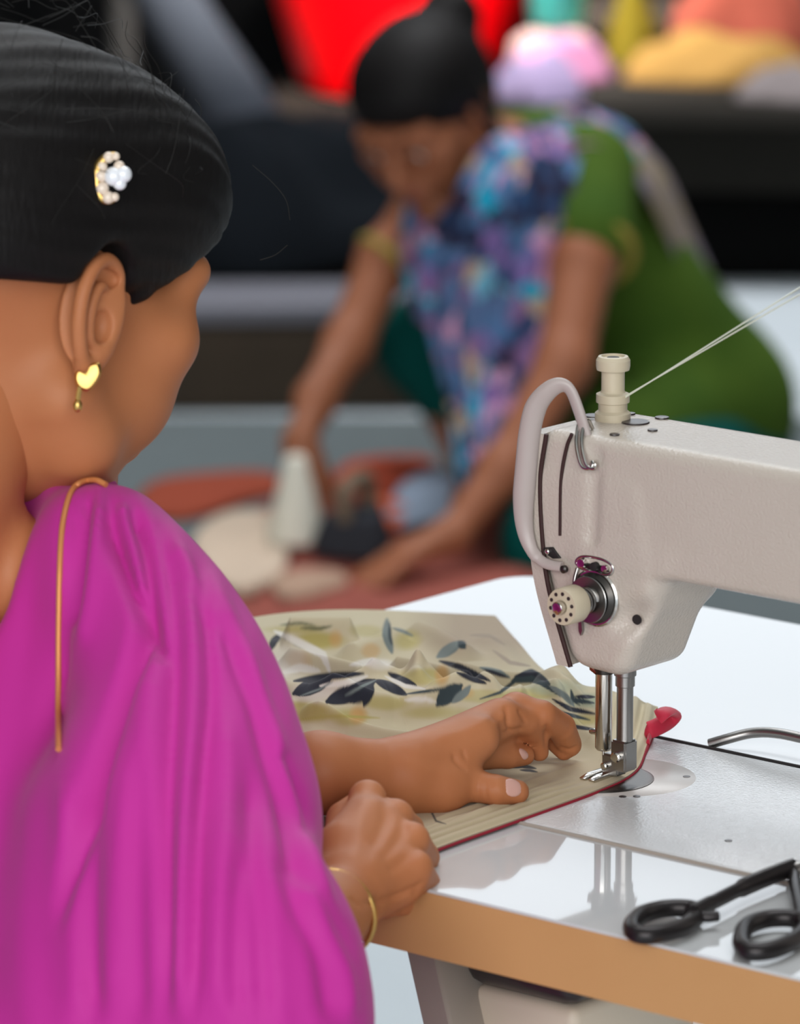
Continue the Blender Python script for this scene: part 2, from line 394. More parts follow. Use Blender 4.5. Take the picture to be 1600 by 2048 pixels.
# end cover on the needle side: raised plate whose front edge shows as a strip, with the dark joint beside it
cover = [(-0.0165,0.2010), (-0.0205,0.175), (-0.0185,0.140), (-0.0135,0.113), (0.0015,0.0735)]
bm = bmesh.new()
PL = catmull([(a, 0, z) for a, z in cover], 8)
outs = []
for p in PL:
    for off, b in ((0.0,FRONT-0.0008), (-0.0085,FRONT-0.0002), (-0.0105,FRONT+0.003), (-0.0105,0.030), (-0.004,0.030), (-0.002,-0.03)): outs.append(bm.verts.new((p[0]+off, b, p[2])))
for i in range(len(PL)-1):
    for k in range(6): bm.faces.new((outs[i*6+k], outs[i*6+(k+1)%6], outs[(i+1)*6+(k+1)%6], outs[(i+1)*6+k]))
bm.faces.new(outs[:6]); bm.faces.new(outs[-6:][::-1])
bm_obj('face_plate', bm, M['paint'], mach, ang=50)
seam('face_plate_joint', [(a+0.0011, z) for a, z in cover], 0.0013)
seam('take_up_slot', [(0.0022,0.2035), (-0.0015,0.195), (-0.0050,0.1768), (-0.0054,0.146)], 0.00105, n=6, dz=0.0002)
# clear-grey guard over the thread take-up lever: a flat bent tube looping off the top and down the edge
gp = [(0.0060,-0.0300,0.2020), (0.0025,-0.0320,0.2150), (-0.0020,-0.034,0.2265), (-0.0075,-0.0360,0.2290), (-0.0140,-0.0385,0.2250), (-0.0205,-0.0405,0.2160),
      (-0.0240,-0.0415,0.2020), (-0.0258,-0.042,0.184), (-0.0274,-0.0425,0.162), (-0.0262,-0.0425,0.147), (-0.0215,-0.0425,0.1365), (-0.0150,-0.042,0.1312), (-0.0080,-0.0415,0.1296), (-0.0020,-0.0405,0.1296)]
gp = catmull(gp, 7); n_ = len(gp)
wd = [0.0036+0.0026*min(1, max(0, (70-i)/16))*min(1, max(0,(i-14)/22)) if i < 75 else 0.0030 for i in range(n_)]
tube_obj('take_up_guard', gp, wd, M['tube'], mach, 14, flat=(0.62,1.0), up0=(0,-1,0))
lathe_obj('guard_screw', [(0.0022,0),(0.0022,0.002),(0.0010,0.0028),(0,0.0028)], (0.0005,-0.0405,0.1287), (0,-1,0), M['darksteel'], mach, 16)
# opening with the take-up lever behind it
prism_obj('take_up_lever', [(-0.0175,0.1375),(-0.0100,0.1390),(-0.0045,0.1335),(-0.010,0.1325),(-0.015,0.1345)], 'y', FRONT-0.001, FRONT+0.002, M['black'], mach, 0.0005)
lathe_obj('lever_eye', [(0.0016,0),(0.0016,0.0014),(0.0008,0.002),(0,0.002)], (-0.0128,FRONT-0.001,0.1362), (0,-1,0), M['chrome'], mach, 16)
# thread post on the top
post = (-0.0062,0.0085,0.2030)
lathe_obj('thread_post', [(0.0098,0),(0.0098,0.0040),(0.0080,0.0055),(0.0080,0.0095),(0.0092,0.0100),(0.0092,0.0145),(0.0070,0.0155),(0.0064,0.0165),(0.0064,0.0275),(0.0090,0.0280),(0.0094,0.0300),(0.0094,0.0335),(0.0082,0.0355),(0.0066,0.0358),(0.0060,0.0345),(0.0,0.0345)], post, (0,0,1), M['cream'], mach, 28, ang=30)
lathe_obj('post_hole', [(0.0034,0),(0.0034,0.0004),(0,0.0004)], (post[0],post[1],0.2030+0.0346), (0,0,1), M['black'], mach, 20)
# bent wire guide over the front shoulder
hk = catmull([(-0.0012,-0.0200,0.2030),(-0.0010,-0.0240,0.2085),(0.0010,-0.0300,0.2080),(0.0050,-0.0372,0.2000),(0.0090,-0.0402,0.1920),(0.0125,-0.0410,0.1872),(0.0165,-0.0405,0.1868),(0.0185,-0.0395,0.1890),(0.0172,-0.0385,0.1905)], 6)
tube_obj('wire_guide', hk, 0.00105, M['chrome'], mach, 10)
hk2 = [(p[0]+0.0034, p[1]+0.0004, p[2]+0.0004) for p in hk[:38]]
tube_obj('wire_guide', hk2, 0.00105, M['chrome'], mach, 10)
lathe_obj('guide_screw', [(0.0022,0),(0.0022,0.0018),(0.0012,0.0026),(0,0.0026)], (0.0180,-0.0372,0.1885), (0,-1,0), M['chrome'], mach, 16)
# oil holes and screws in the top
for (a, b, r) in ((0.0085,0.0100,0.0078), (0.0120,0.0290,0.0040), (-0.0195,0.0085,0.0055), (0.0290,-0.0010,0.0028), (-0.0080,0.0262,0.0030), (0.0205,-0.0235,0.0028), (-0.018,-0.006,0.0022)):
    lathe_obj('oil_hole', [(r,0),(r*0.96,0.0007),(r*0.7,0.0009),(0,0.0006)], (a,b,0.2032), (0,0,1), M['pan'], mach, 20)
# chrome thread slot and tension assembly on the front
sl = catmull([(0.0062,FRONT,0.1330),(0.0110,FRONT,0.1368),(0.0240,FRONT,0.1372),(0.0312,FRONT,0.1345),(0.0300,FRONT,0.1300),(0.0240,FRONT,0.1288),(0.0110,FRONT,0.1300)], 6, closed=True)
tube_obj('thread_slot_rim', sl, 0.0011, M['chrome'], mach, 10, closed=True)
prism_obj('thread_slot', [(0.0075,0.1325),(0.0115,0.1358),(0.0235,0.1362),(0.0295,0.1340),(0.0290,0.1308),(0.0235,0.1296),(0.0115,0.1308)], 'y', FRONT-0.0004, FRONT+0.001, M['darksteel'], mach, 0)
lathe_obj('slot_roller', [(0.0026,0),(0.0026,0.004),(0,0.0046)], (0.0120,FRONT,0.1335), (0,-1,0), M['chrome'], mach, 16)
lathe_obj('slot_roller', [(0.0024,0),(0.0024,0.0035),(0,0.004)], (0.0205,FRONT,0.1330), (0,-1,0), M['black'], mach, 16)
lathe_obj('slot_roller', [(0.0020,0),(0.0020,0.003),(0,0.0034)], (0.0275,FRONT,0.1328), (0,-1,0), M['chrome'], mach, 16)
tube_obj('check_spring', catmull([(0.0078,FRONT-0.001,0.1300),(0.0074,FRONT-0.003,0.1240),(0.0085,FRONT-0.004,0.1190),(0.0130,FRONT-0.004,0.1220),(0.0140,FRONT-0.003,0.1270)], 6), 0.0011, M['steel'], mach, 8)
TC = (0.0192,FRONT+0.001,0.1150)
lathe_obj('tension_seat', [(0.0160,0),(0.0160,0.0012),(0.0150,0.0020),(0.0148,0.0020)], TC, (0,-1,0), M['chrome'], mach, 36)
lathe_obj('tension_disc', [(0.0135,0.0015),(0.0142,0.0024),(0.0120,0.0045),(0.0060,0.0050)], TC, (0,-1,0), M['darksteel'], mach, 36)
lathe_obj('tension_disc', [(0.0060,0.0052),(0.0115,0.0056),(0.0130,0.0074),(0.0126,0.0078),(0.0060,0.0070)], TC, (0,-1,0), M['steel'], mach, 36)
bm = bmesh.new()
sp = [(TC[0]+0.0066*math.cos(t), TC[1]-0.0072-0.0105*t/(2*math.pi*4), TC[2]+0.0066*math.sin(t)) for t in np.linspace(0, 2*math.pi*4, 90)]
bm_tube(bm, sp, 0.0009, 6); bm_obj('tension_spring', bm, M['steel'], mach)
lathe_obj('tension_stud', [(0.0035,0),(0.0035,0.034),(0.0026,0.0345),(0,0.0345)], TC, (0,-1,0), M['chrome'], mach, 20)
bm = bmesh.new(); kp = [(0.0060,0.0165),(0.0098,0.0170),(0.0104,0.0182),(0.0104,0.0285),(0.0098,0.0300),(0.0042,0.0302),(0.0036,0.0295)]
bm_lathe(bm, kp, TC, (0,-1,0), 48)
knob = bm_obj('tension_knob', bm, M['cream'], mach, ang=30)
for k in range(10):
    t = 2*math.pi*k/10+0.2
    bm = bmesh.new(); bm_lathe(bm, [(0.0011,0),(0.0011,0.0004),(0,0.0005)], (TC[0]+0.0074*math.cos(t), TC[1]-0.0300, TC[2]+0.0074*math.sin(t)), (0,-1,0), 10)
    bm_obj('dial_dot', bm, M['pan'], knob)
prism_obj('thread_trimmer', [(0.0085,0.1010),(0.0105,0.1005),(0.0112,0.0955),(0.0100,0.0925),(0.0086,0.0950)], 'y', FRONT-0.001, FRONT+0.001, M['steel'], mach, 0)
lathe_obj('adjusting_screw', [(0.0028,0),(0.0028,0.0010),(0.0,0.0010)], (0.0452,-0.0335,0.1062), (0.1,-1,-0.1), M['black'], mach, 18)
# needle bar, presser bar, needle clamp and presser foot
lathe_obj('needle_bar_bush', [(0.0062,0),(0.0062,0.006),(0.0050,0.010),(0.0050,0.02)][::-1], (0.0005,-0.0105,0.0), (0,0,1), M['darksteel'], mach, 24) if False else None
NB = (-0.0030,-0.0015); PB = (0.0092,0.0020)
lathe_obj('needle_bar', [(0.0036,0.0185),(0.0047,0.0200),(0.0047,0.0700),(0.0047,0.0760)], (NB[0],NB[1],0), (0,0,1), M['chrome'], mach, 20)
lathe_obj('needle_bar_bush', [(0.0058,0.0625),(0.0062,0.0640),(0.0062,0.0760),(0.004,0.0765)], (NB[0],NB[1],0), (0,0,1), M['darksteel'], mach, 24)
lathe_obj('needle', [(0.0002,0.0025),(0.0005,0.006),(0.0007,0.0185),(0.0007,0.024)], (NB[0],NB[1],0), (0,0,1), M['chrome'], mach, 10)
lathe_obj('needle_screw', [(0.0018,0),(0.0018,0.004),(0.0012,0.005),(0,0.005)], (NB[0]-0.003,NB[1]-0.001,0.0285), (-1,-0.3,0), M['chrome'], mach, 14)
lathe_obj('presser_bar', [(0.0046,0.0150),(0.0046,0.0560),(0.0054,0.0565),(0.0054,0.0620),(0.0062,0.0625),(0.0062,0.0760)], (PB[0],PB[1],0), (0,0,1), M['steel'], mach, 20)
tube_obj('lifting_bracket', [(-0.0080,-0.006,0.0690),(-0.0075,-0.006,0.0650),(-0.004,-0.006,0.0635)], 0.0018, mat('copper_tint', (0.35,0.16,0.10), 0.3, metal=1.0), mach, 8)
pf = bmesh.new(); bm_box(pf, (PB[0]-0.0055,PB[1]-0.006,0.0085), (PB[0]+0.0050,PB[1]+0.0055,0.0260)); bm_box(pf, (PB[0]-0.0125,PB[1]-0.005,0.0052), (PB[0]-0.001,PB[1]+0.0045,0.0170))
bmesh.ops.bevel(pf, geom=pf.edges[:], offset=0.0010, segments=2, affect='EDGES')
foot = bm_obj('presser_foot', pf, M['steel'], mach)
for s in (-1, 1):
    x0 = NB[0]+s*0.0031
    prism_obj('toe', [(-0.0165,0.0048),(-0.0150,0.0026),(0.0070,0.0026),(0.0070,0.0068),(-0.0100,0.0062)], 'x', x0-0.0022, x0+0.0022, M['chrome'], foot, 0.0005)
lathe_obj('foot_screw', [(0.0030,0),(0.0030,0.0035),(0.0022,0.0042),(0,0.0042)], (PB[0]+0.0005,PB[1]-0.006,0.0175), (0.1,-1,0), M['chrome'], mach, 18)
lathe_obj('foot_screw', [(0.0022,0),(0.0022,0.003),(0.0015,0.0036),(0,0.0036)], (PB[0]-0.0085,PB[1]-0.005,0.0105), (0,-1,0), M['chrome'], mach, 16)
# smooth patch round the needle plate, and the plate let into the bed
lathe_obj('plate_surround', [(0.0420,0.0),(0.0415,0.0003),(0.0,0.0003)], (0.0005,0.0100,0.0010), (0,0,1), mat('smooth_bed_paint', srgb(188,182,178), 0.3), mach, 48)
lathe_obj('plate_ring', [(0.0315,0.0),(0.0315,0.0013),(0.0300,0.0016),(0.0285,0.0015)], (-0.0075,-0.0010,0.0004), (0,0,1), M['darksteel'], mach, 48)
lathe_obj('needle_plate', [(0.0284,0.0),(0.0284,0.0013),(0.0,0.0013)], (-0.0075,-0.0010,0.0004), (0,0,1), mat('brushed_plate', (0.13,0.13,0.15), 0.4, spec=0.25), mach, 48)
for (a, b) in ((0.028,0.034), (0.0325,-0.0165), (0.027,-0.022), (0.125,-0.055)):
    lathe_obj('bed_screw', [(0.0021,0),(0.0021,0.0005),(0,0.0007)], (a,b,0.0010), (0,0,1), M['pan'], mach, 14)
# curved rod lying behind the bed, and the hinge strip along its edges
tube_obj('hinge_strip', [(H0,G1+0.0004,0.0004),(H1,G1+0.0004,0.0004)], 0.0012, M['black'], mach, 6)
tube_obj('hinge_strip', [(H0,G0-0.0004,0.0002),(H1,G0-0.0004,0.0002)], 0.0014, M['leg'], mach, 6)
rod = catmull([(-0.004,0.0965,0.002),(0.006,0.1010,0.006),(0.018,0.1075,0.010),(0.034,0.110,0.012),(0.060,0.110,0.012),(0.11,0.110,0.012),(0.20,0.110,0.011),(0.26,0.106,0.004)], 8)
tube_obj('back_rod', rod, 0.0030, M['steel'], mach, 10)

# thread running up from the post to a stand out of view
t0 = W2(post[0]+0.0085, post[1], 0.2030+0.0135); t1 = PD(1600, 575, 3.02)
for k, (d0, d1) in enumerate(((0.0,0.0), (0.0022,-0.0012))):
    th = tube_obj('thread', [t0+np.array([0,0,d0*0.3]), t1+np.array([0,0,d1*3])], 0.00042, mat('pale_thread', (0.75,0.78,0.66), 0.6), mach, 6)
    th.matrix_parent_inverse = Matrix.LocRotScale(Vector(ORG), Euler((0,0,-TH)), None).inverted()

# ================================================================== CLOTH BEING SEWN
def seg_dist(P, A, B):
    ab = B-A; t = np.clip(((P-A)@ab)/max(ab@ab,1e-12), 0, 1); return np.linalg.norm(P-(A+t[:,None]*ab), axis=1), t
def line_dist(P, L):
    """distance to a polyline and the position along it (0..1)"""
    L = np.array(L, float); best = np.full(len(P), 1e9); pos = np.zeros(len(P)); ln = np.linalg.norm(np.diff(L,axis=0),axis=1); tot = ln.sum(); acc = 0
    for i in range(len(L)-1):
        d, t = seg_dist(P, L[i], L[i+1]); m = d < best; best[m] = d[m]; pos[m] = (acc+t[m]*ln[i])/tot; acc += ln[i]
    return best, pos
def proj(Wp):
    q = Wp-CAM; d = q@FW; return np.stack([800+FPX*q[:,0]/d, 1024-FPX*(q@UP)/d], 1)
def px2l(x, y, z=0.0): return L2(PZ(x, y, ORG[2]+z))
def resample(P, n):
    P = catmull(P, 12); s = np.r_[0, np.cumsum(np.linalg.norm(np.diff(P,axis=0),axis=1))]; t = np.linspace(0, s[-1], n)
    return np.stack([np.interp(t, s, P[:,k]) for k in range(P.shape[1])], 1)
NS, NT = 680, 680
right = resample([(0.030,-0.215),(0.0208,-0.175),(0.0165,-0.10),(0.0120,-0.0242),(0.0035,0.0180),(-0.020,0.058),(-0.050,0.105),(-0.0680,0.131)], NS)
back = resample([(-0.0680,0.131),(-0.121,0.1385),(-0.1775,0.163),(-0.235,0.2080),(-0.2913,0.2533)], NT)
left = resample([(-0.190,-0.190),(-0.275,-0.085),(-0.345,0.02),(-0.388,0.100),(-0.402,0.150),(-0.372,0.205),(-0.2913,0.2533)], NS)
front = resample([(0.030,-0.215),(-0.06,-0.216),(-0.13,-0.210),(-0.190,-0.190)], NT)
s = np.linspace(0,1,NS)[:,None,None]; t = np.linspace(0,1,NT)[None,:,None]
G = ((1-t)*right[:,None]+t*left[:,None] + (1-s)*front[None]+s*back[None]
     - ((1-s)*(1-t)*right[0]+(1-s)*t*left[0]+s*(1-t)*right[-1]+s*t*left[-1]))
AB = G.reshape(-1,2)
def near(P, L, m):
    L = np.array(L, float); return np.where(((P > L.min(0)-m) & (P < L.max(0)+m)).all(1))[0]
def ridge(L, h, w, taper=True):
    out = np.zeros(len(AB)); k = near(AB, L, 3*w)
    if len(k) == 0: return out
    d, p = line_dist(AB[k], L); e = np.exp(-(d/w)**2)
    if taper: e = e*np.clip(np.sin(np.pi*np.clip(p,0.0,1.0))*2.2+0.15, 0, 1)
    out[k] = h*e; return out
crest = [px2l(x,y,z)[:2] for x,y,z in ((540,1352,0.030),(650,1362,0.034),(760,1345,0.032),(860,1350,0.030),(950,1362,0.028),(1040,1370,0.024),(1110,1385,0.016),(1180,1420,0.006))]
d, p = line_dist(AB, crest)
hgt = 0.0022 + 0.026*np.exp(-(d/0.030)**2)*np.clip(1.15-p*0.55, 0, 1)
for L, h, w in (([(560,1300),(640,1320),(740,1345)],0.010,0.006), ([(600,1395),(700,1400),(800,1392),(900,1398)],0.009,0.006), ([(770,1320),(850,1335),(960,1360)],0.010,0.0055),
                ([(880,1325),(980,1350),(1080,1368),(1150,1400)],0.010,0.0055), ([(620,1430),(720,1440),(850,1430),(960,1405)],0.007,0.006), ([(1060,1375),(1120,1400),(1190,1430)],0.007,0.005),
                ([(600,1450),(700,1462),(820,1462),(900,1445)],0.006,0.004), ([(690,1300),(760,1275),(790,1255)],0.009,0.011), ([(560,1262),(640,1262),(720,1262)],0.014,0.010), ([(820,1240),(880,1262),(940,1300)],0.008,0.010),
                ([(965,1245),(1010,1290),(1060,1345)],0.003,0.010), ([(1100,1405),(1150,1440),(1200,1470)],0.006,0.005), ([(640,1345),(700,1372),(760,1400)],0.007,0.005), ([(800,1350),(830,1380),(840,1420)],0.006,0.005), ([(930,1370),(960,1400),(990,1420)],0.005,0.005)):
    hgt += ridge([px2l(x,y,0.012)[:2] for x,y in L], h*1.25, w)
for k in range(26):                                             # small random creases in the crumpled part
    c = np.array(crest[RNG.integers(0,6)])+RNG.normal(0,0.022,2); a = R(RNG.uniform(100,165)); l = RNG.uniform(0.015,0.04)
    hgt += ridge([c-l*np.array([math.cos(a),math.sin(a)]), c, c+l*np.array([math.cos(a+0.3),math.sin(a+0.3)])], RNG.uniform(-0.003,0.004), RNG.uniform(0.003,0.006))
dr = np.full(len(AB), 1.0); k_ = np.where(AB[:,0] > -0.13)[0]; dr[k_] = line_dist(AB[k_], right[::24])[0]                                   # hem folded along the sewn edge
for hd, hh in ((0.0045,0.0026),(0.0125,0.0024),(0.0205,0.0020)): hgt += hh*np.exp(-((dr-hd)/0.0026)**4)
hgt += ridge([px2l(x,y)[:2] for x,y in ((840,1672),(950,1640),(1080,1590),(1190,1545))],0.0018,0.003)
HEM=0
for L in (((900,1620),(1000,1600),(1100,1560),(1180,1530)), ((860,1655),(960,1622),(1080,1575)), ((1100,1530),(1150,1535),(1190,1560))):
    hgt += ridge([px2l(x,y)[:2] for x,y in L], 0.0014, 0.0028)
foot_d = np.linalg.norm(AB-np.array([-0.002,-0.002]), axis=1)
hgt = np.where(foot_d < 0.05, 0.0022+(hgt-0.0022)*np.clip((foot_d-0.016)/0.034, 0.12, 1), hgt)
e2 = np.minimum.reduce([line_dist(AB, back[::24])[0], line_dist(AB, left[::24])[0]])
hgt = 0.0022+(hgt-0.0022)*np.clip(0.55+e2/0.02, 0, 1)
Hc = hgt.reshape(NS,NT)
for _ in range(2):
    P_ = np.pad(Hc,1,'edge'); Hc = 0.5*Hc+0.125*(P_[2:,1:-1]+P_[:-2,1:-1]+P_[1:-1,2:]+P_[1:-1,:-2])
bedlift = 0.0
Zc = Hc.ravel()
top = np.column_stack([AB, Zc+0.0012]); n0 = NS*NT
ii, jj = np.meshgrid(np.arange(NS-1), np.arange(NT-1), indexing='ij'); q0 = (ii*NT+jj).ravel()
Ft = np.stack([q0, q0+1, q0+NT+1, q0+NT], 1)
rim = np.r_[np.arange(NT), np.arange(1,NS)*NT+NT-1, (NS-1)*NT+np.arange(NT-2,-1,-1), np.arange(NS-2,0,-1)*NT]
bot = top[rim].copy(); bot[:,2] = np.maximum(bot[:,2]-0.0024, 0.0015); ri = np.arange(len(rim))+n0       # hem thickness all round
Fr = np.stack([rim, ri, np.roll(ri,-1), np.roll(rim,-1)], 1)
fm = mat('printed_cotton', srgb(190,178,150), 0.85, sheen=0.1, bump=(900,0.10,0.0003))
nt = fm.node_tree; at = nt.nodes.new('ShaderNodeVertexColor'); at.layer_name = 'print'
nt.links.new(at.outputs['Color'], nt.nodes['Principled BSDF'].inputs['Base Color'])
cloth = raw_obj('printed_cloth', np.concatenate([top, bot]), np.concatenate([Ft, Fr[:, ::-1]]), fm)
cloth.location = ORG; cloth.rotation_euler = (0,0,-TH)
tag(cloth, 'beige cotton cloth with a navy and olive leaf print, crumpled beside the needle', 'cloth')
# flat print: leaves and washes, laid out on the cloth where the photograph shows them
PW = proj(ORG+np.stack([top[:,0]*CT+top[:,1]*ST, -top[:,0]*ST+top[:,1]*CT, top[:,2]],1))
nz = np.sin(PW[:,0]*0.031+1.3*np.sin(PW[:,1]*0.043))*np.sin(PW[:,1]*0.052+0.9*np.sin(PW[:,0]*0.021))
C0 = np.tile(np.array(srgb(200,188,158)), (len(PW),1))
def over(c, a): C0[:] = C0*(1-a[:,None])+np.array(srgb(*c))*a[:,None]
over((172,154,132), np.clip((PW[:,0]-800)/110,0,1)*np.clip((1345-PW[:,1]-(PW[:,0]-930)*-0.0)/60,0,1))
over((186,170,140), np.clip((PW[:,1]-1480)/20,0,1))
olive, tan, navy, grey, pale, teal = (172,158,84), (196,152,92), (22,26,42), (112,122,120), (222,216,206), (44,58,64)
for (x,y,rx,ry,c,a) in ((640,1282,62,20,olive,.75),(590,1258,60,10,olive,.6),(735,1262,40,14,olive,.4),(815,1278,30,22,olive,.6),(610,1425,70,22,olive,.7),(700,1432,40,20,olive,.6),(770,1405,55,16,olive,.55),(850,1352,55,18,olive,.6),(880,1425,70,16,olive,.5),
                        (960,1392,70,14,olive,.45),(1060,1388,60,12,olive,.6),(1150,1440,60,12,olive,.5),(885,1350,16,22,tan,.7),(716,1428,20,20,tan,.75),(672,1278,16,20,tan,.6),(600,1322,24,20,tan,.4),(740,1300,20,16,tan,.5),(930,1385,18,12,tan,.4),
                        (1120,1375,60,18,(166,174,150),.6),(1170,1400,40,16,(150,164,142),.6),(575,1320,40,40,(206,196,184),.5),(640,1385,60,20,(206,196,190),.5),(760,1330,30,12,pale,.6),(560,1340,20,20,pale,.5)):
    over(c, np.clip(1.3-(((PW[:,0]-x)/rx)**2+((PW[:,1]-y)/ry)**2)+0.35*nz, 0, 1)*min(1,a*1.2))
strokes = [
 (((539,1301),(548,1282),(562,1268)),9,navy),(((560,1270),(585,1283),(607,1297)),5,navy),(((549,1262),(600,1286),(646,1309),(660,1345)),12,pale),
 (((588,1362),(661,1352),(727,1347)),9,navy),(((588,1387),(624,1373),(660,1358)),19,navy),(((655,1403),(702,1386),(748,1362)),22,navy),(((690,1400),(722,1394),(741,1384)),14,navy),(((722,1376),(738,1372),(742,1395)),12,navy),(((728,1412),(744,1374)),10,navy),
 (((751,1361),(777,1372),(812,1389)),12,navy),(((777,1346),(800,1358),(832,1371)),9,navy),(((812,1388),(880,1379),(925,1370)),4,teal),
 (((875,1410),(894,1391),(922,1371)),20,teal),(((905,1405),(930,1385),(940,1372)),12,grey),(((879,1322),(920,1334),(980,1362)),8,navy),(((914,1345),(945,1358),(972,1367)),7,navy),
 (((960,1335),(1000,1345),(1020,1356)),8,grey),(((969,1339),(1000,1350),(1016,1355)),5,navy),(((1025,1362),(1062,1350),(1098,1368)),15,teal),(((1030,1352),(1065,1345),(1092,1362)),6,navy),
 (((774,1238),(773,1270),(784,1306)),13,grey),(((779,1245),(780,1275),(784,1290)),4,teal),(((785,1256),(805,1262),(826,1272)),5,grey),(((875,1314),(905,1295),(922,1284)),16,grey),(((918,1283),(930,1296)),10,teal),
 (((600,1256),(640,1257),(664,1252)),5,(96,98,70)),(((560,1250),(600,1246),(630,1250)),4,(110,112,84)),(((960,1398),(1000,1385),(1030,1362),(1074,1362),(1121,1390),(1160,1410)),5,teal),(((1105,1398),(1140,1418),(1192,1428)),6,navy),
 (((1142,1380),(1146,1400),(1188,1406)),6,teal),(((1150,1393),(1190,1394)),5,navy),(((1120,1440),(1148,1453),(1192,1460)),5,navy),(((1100,1372),(1130,1392),(1148,1412)),9,grey),
 (((700,1330),(745,1322),(775,1330)),10,pale),(((565,1345),(600,1335),(640,1342)),12,pale),(((640,1372),(690,1366),(735,1352)),9,pale),(((810,1400),(850,1398),(872,1404)),8,pale),(((770,1352),(810,1372),(850,1378)),6,pale),(((690,1392),(725,1372),(752,1360)),4,grey),(((600,1392),(640,1378),(668,1362)),3,grey),(((1080,1408),(1120,1425),(1180,1440)),5,teal),(((590,1440),(680,1432),(760,1436)),4,olive),
 (((1010,1534),(1045,1532),(1072,1537)),6,(30,26,30)),(((1040,1540),(1060,1541),(1075,1544)),4,(40,34,36)),(((838,1608),(862,1622),(872,1642),(892,1648)),3,(60,56,50)),
 (((620,1492),(700,1485),(830,1478)),4,(196,188,178)),(((985,1300),(1020,1325),(1060,1332)),6,(160,144,126)),(((940,1270),(980,1272),(1010,1290)),5,(156,140,122))]
for L, w, c in strokes:
    k = near(PW, L, w+6)
    if len(k) == 0: continue
    if c in (navy, teal): w = w*1.2
    d, p = line_dist(PW[k], L); ww = 0.62*w*np.clip(1.15*np.sin(np.pi*np.clip(p*0.94+0.03,0,1))**0.6, 0.15, 1.1)
    al = np.zeros(len(PW)); al[k] = np.clip((ww-d)/2.0+0.5, 0, 1); over(c, al)
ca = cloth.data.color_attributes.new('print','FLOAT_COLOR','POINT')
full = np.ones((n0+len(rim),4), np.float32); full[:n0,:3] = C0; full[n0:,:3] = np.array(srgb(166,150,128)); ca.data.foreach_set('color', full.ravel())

# red piping sewn along the edge, with its loose end curling up past the foot
rc = mat('crimson_tape', srgb(196,30,62), 0.7, sheen=0.2)
rp = [(r_[0]-0.0002, r_[1], 0.0018) for r_ in right[10:int(NS*0.90):10]]
pp = tube_obj('red_piping', rp, [0.0010+0.0012*max(0,(i/len(rp)-0.62)/0.38) for i in range(len(rp))], mat('dark_crimson_tape', srgb(150,24,46), 0.75), cloth, 8, flat=(0.75,1.0)); tag(pp, 'narrow crimson piping along the sewn edge')
le = [(*right[int(NS*0.80)], 0.004), (*right[int(NS*0.86)], 0.007)] + [tuple(px2l(x,y,z)) for x,y,z in ((1296,1461,0.0085),(1318,1452,0.010),(1338,1440,0.0115),(1347,1428,0.015),(1338,1421,0.019),(1325,1427,0.020),(1316,1434,0.018))]
le = catmull(le, 6)
lt = tube_obj('piping_tail', le, [0.0024+0.0026*min(1,i/14) for i in range(len(le))], rc, cloth, 12, flat=(1.0,0.42), up0=(0,0,1)); tag(lt, 'loose crimson tape end curling up')

# ================================================================== SCISSORS
sci = empty('scissors', W2(0.2,-0.16,0.0), -TH, 'dark steel scissors lying on the white table near its front edge', 'scissors')
sm = mat('blackened_steel', (0.030,0.026,0.027), 0.35, metal=0.6)
def lp(pts): return [(x-0.2, y+0.16, z) for x, y, z in pts]
def pxl(pts, z): return [(*(px2l(x,y,z)[:2]-np.array([0.2,-0.16])), z) for x, y in pts]
L1 = catmull(pxl([(1264,1850),(1284,1830),(1320,1819),(1358,1816),(1388,1820),(1392,1834),(1370,1852),(1330,1865),(1292,1871),(1268,1865)],0.006), 6, closed=True)
tube_obj('handle_loop', L1, 0.0047, sm, sci, 12, closed=True)
L2_ = catmull(pxl([(1483,1880),(1492,1855),(1525,1840),(1570,1836),(1605,1842),(1612,1858),(1590,1880),(1550,1898),(1510,1904),(1488,1896)],0.006), 6, closed=True)
tube_obj('handle_loop', L2_, 0.0047, sm, sci, 12, closed=True)
tube_obj('shank', catmull(pxl([(1386,1826),(1408,1814),(1438,1799),(1484,1776),(1535,1754),(1585,1735)],0.0085), 6), [0.0044]*10+[0.0040]*8+[0.0050]*13, sm, sci, 12, flat=(0.8,1.0))
tube_obj('shank', catmull(pxl([(1602,1842),(1598,1815),(1592,1785),(1588,1755),(1585,1735)],0.006), 6), 0.0042, sm, sci, 12, flat=(0.8,1.0))
tube_obj('stop_nub', pxl([(1392,1832),(1416,1834),(1436,1832)],0.0065), 0.0028, sm, sci, 10)
pv = pxl([(1585,1735)],0.0085)[0]
lathe_obj('pivot', [(0.0045,0),(0.0045,0.003),(0,0.0042)], pv, (0,0,1), M['steel'], sci, 20)
for dx, z in ((-0.003,0.0055),(0.005,0.0078)):
    prism_obj('blade', [(pv[0]-0.006,pv[1]-0.006),(pv[0]+0.006,pv[1]-0.006),(pv[0]+0.006+dx,pv[1]+0.04),(pv[0]+dx*2,pv[1]+0.10),(pv[0]-0.002+dx*2,pv[1]+0.10),(pv[0]-0.004+dx,pv[1]+0.04)], 'z', z, z+0.0018, M['steel'], sci, 0.0003)

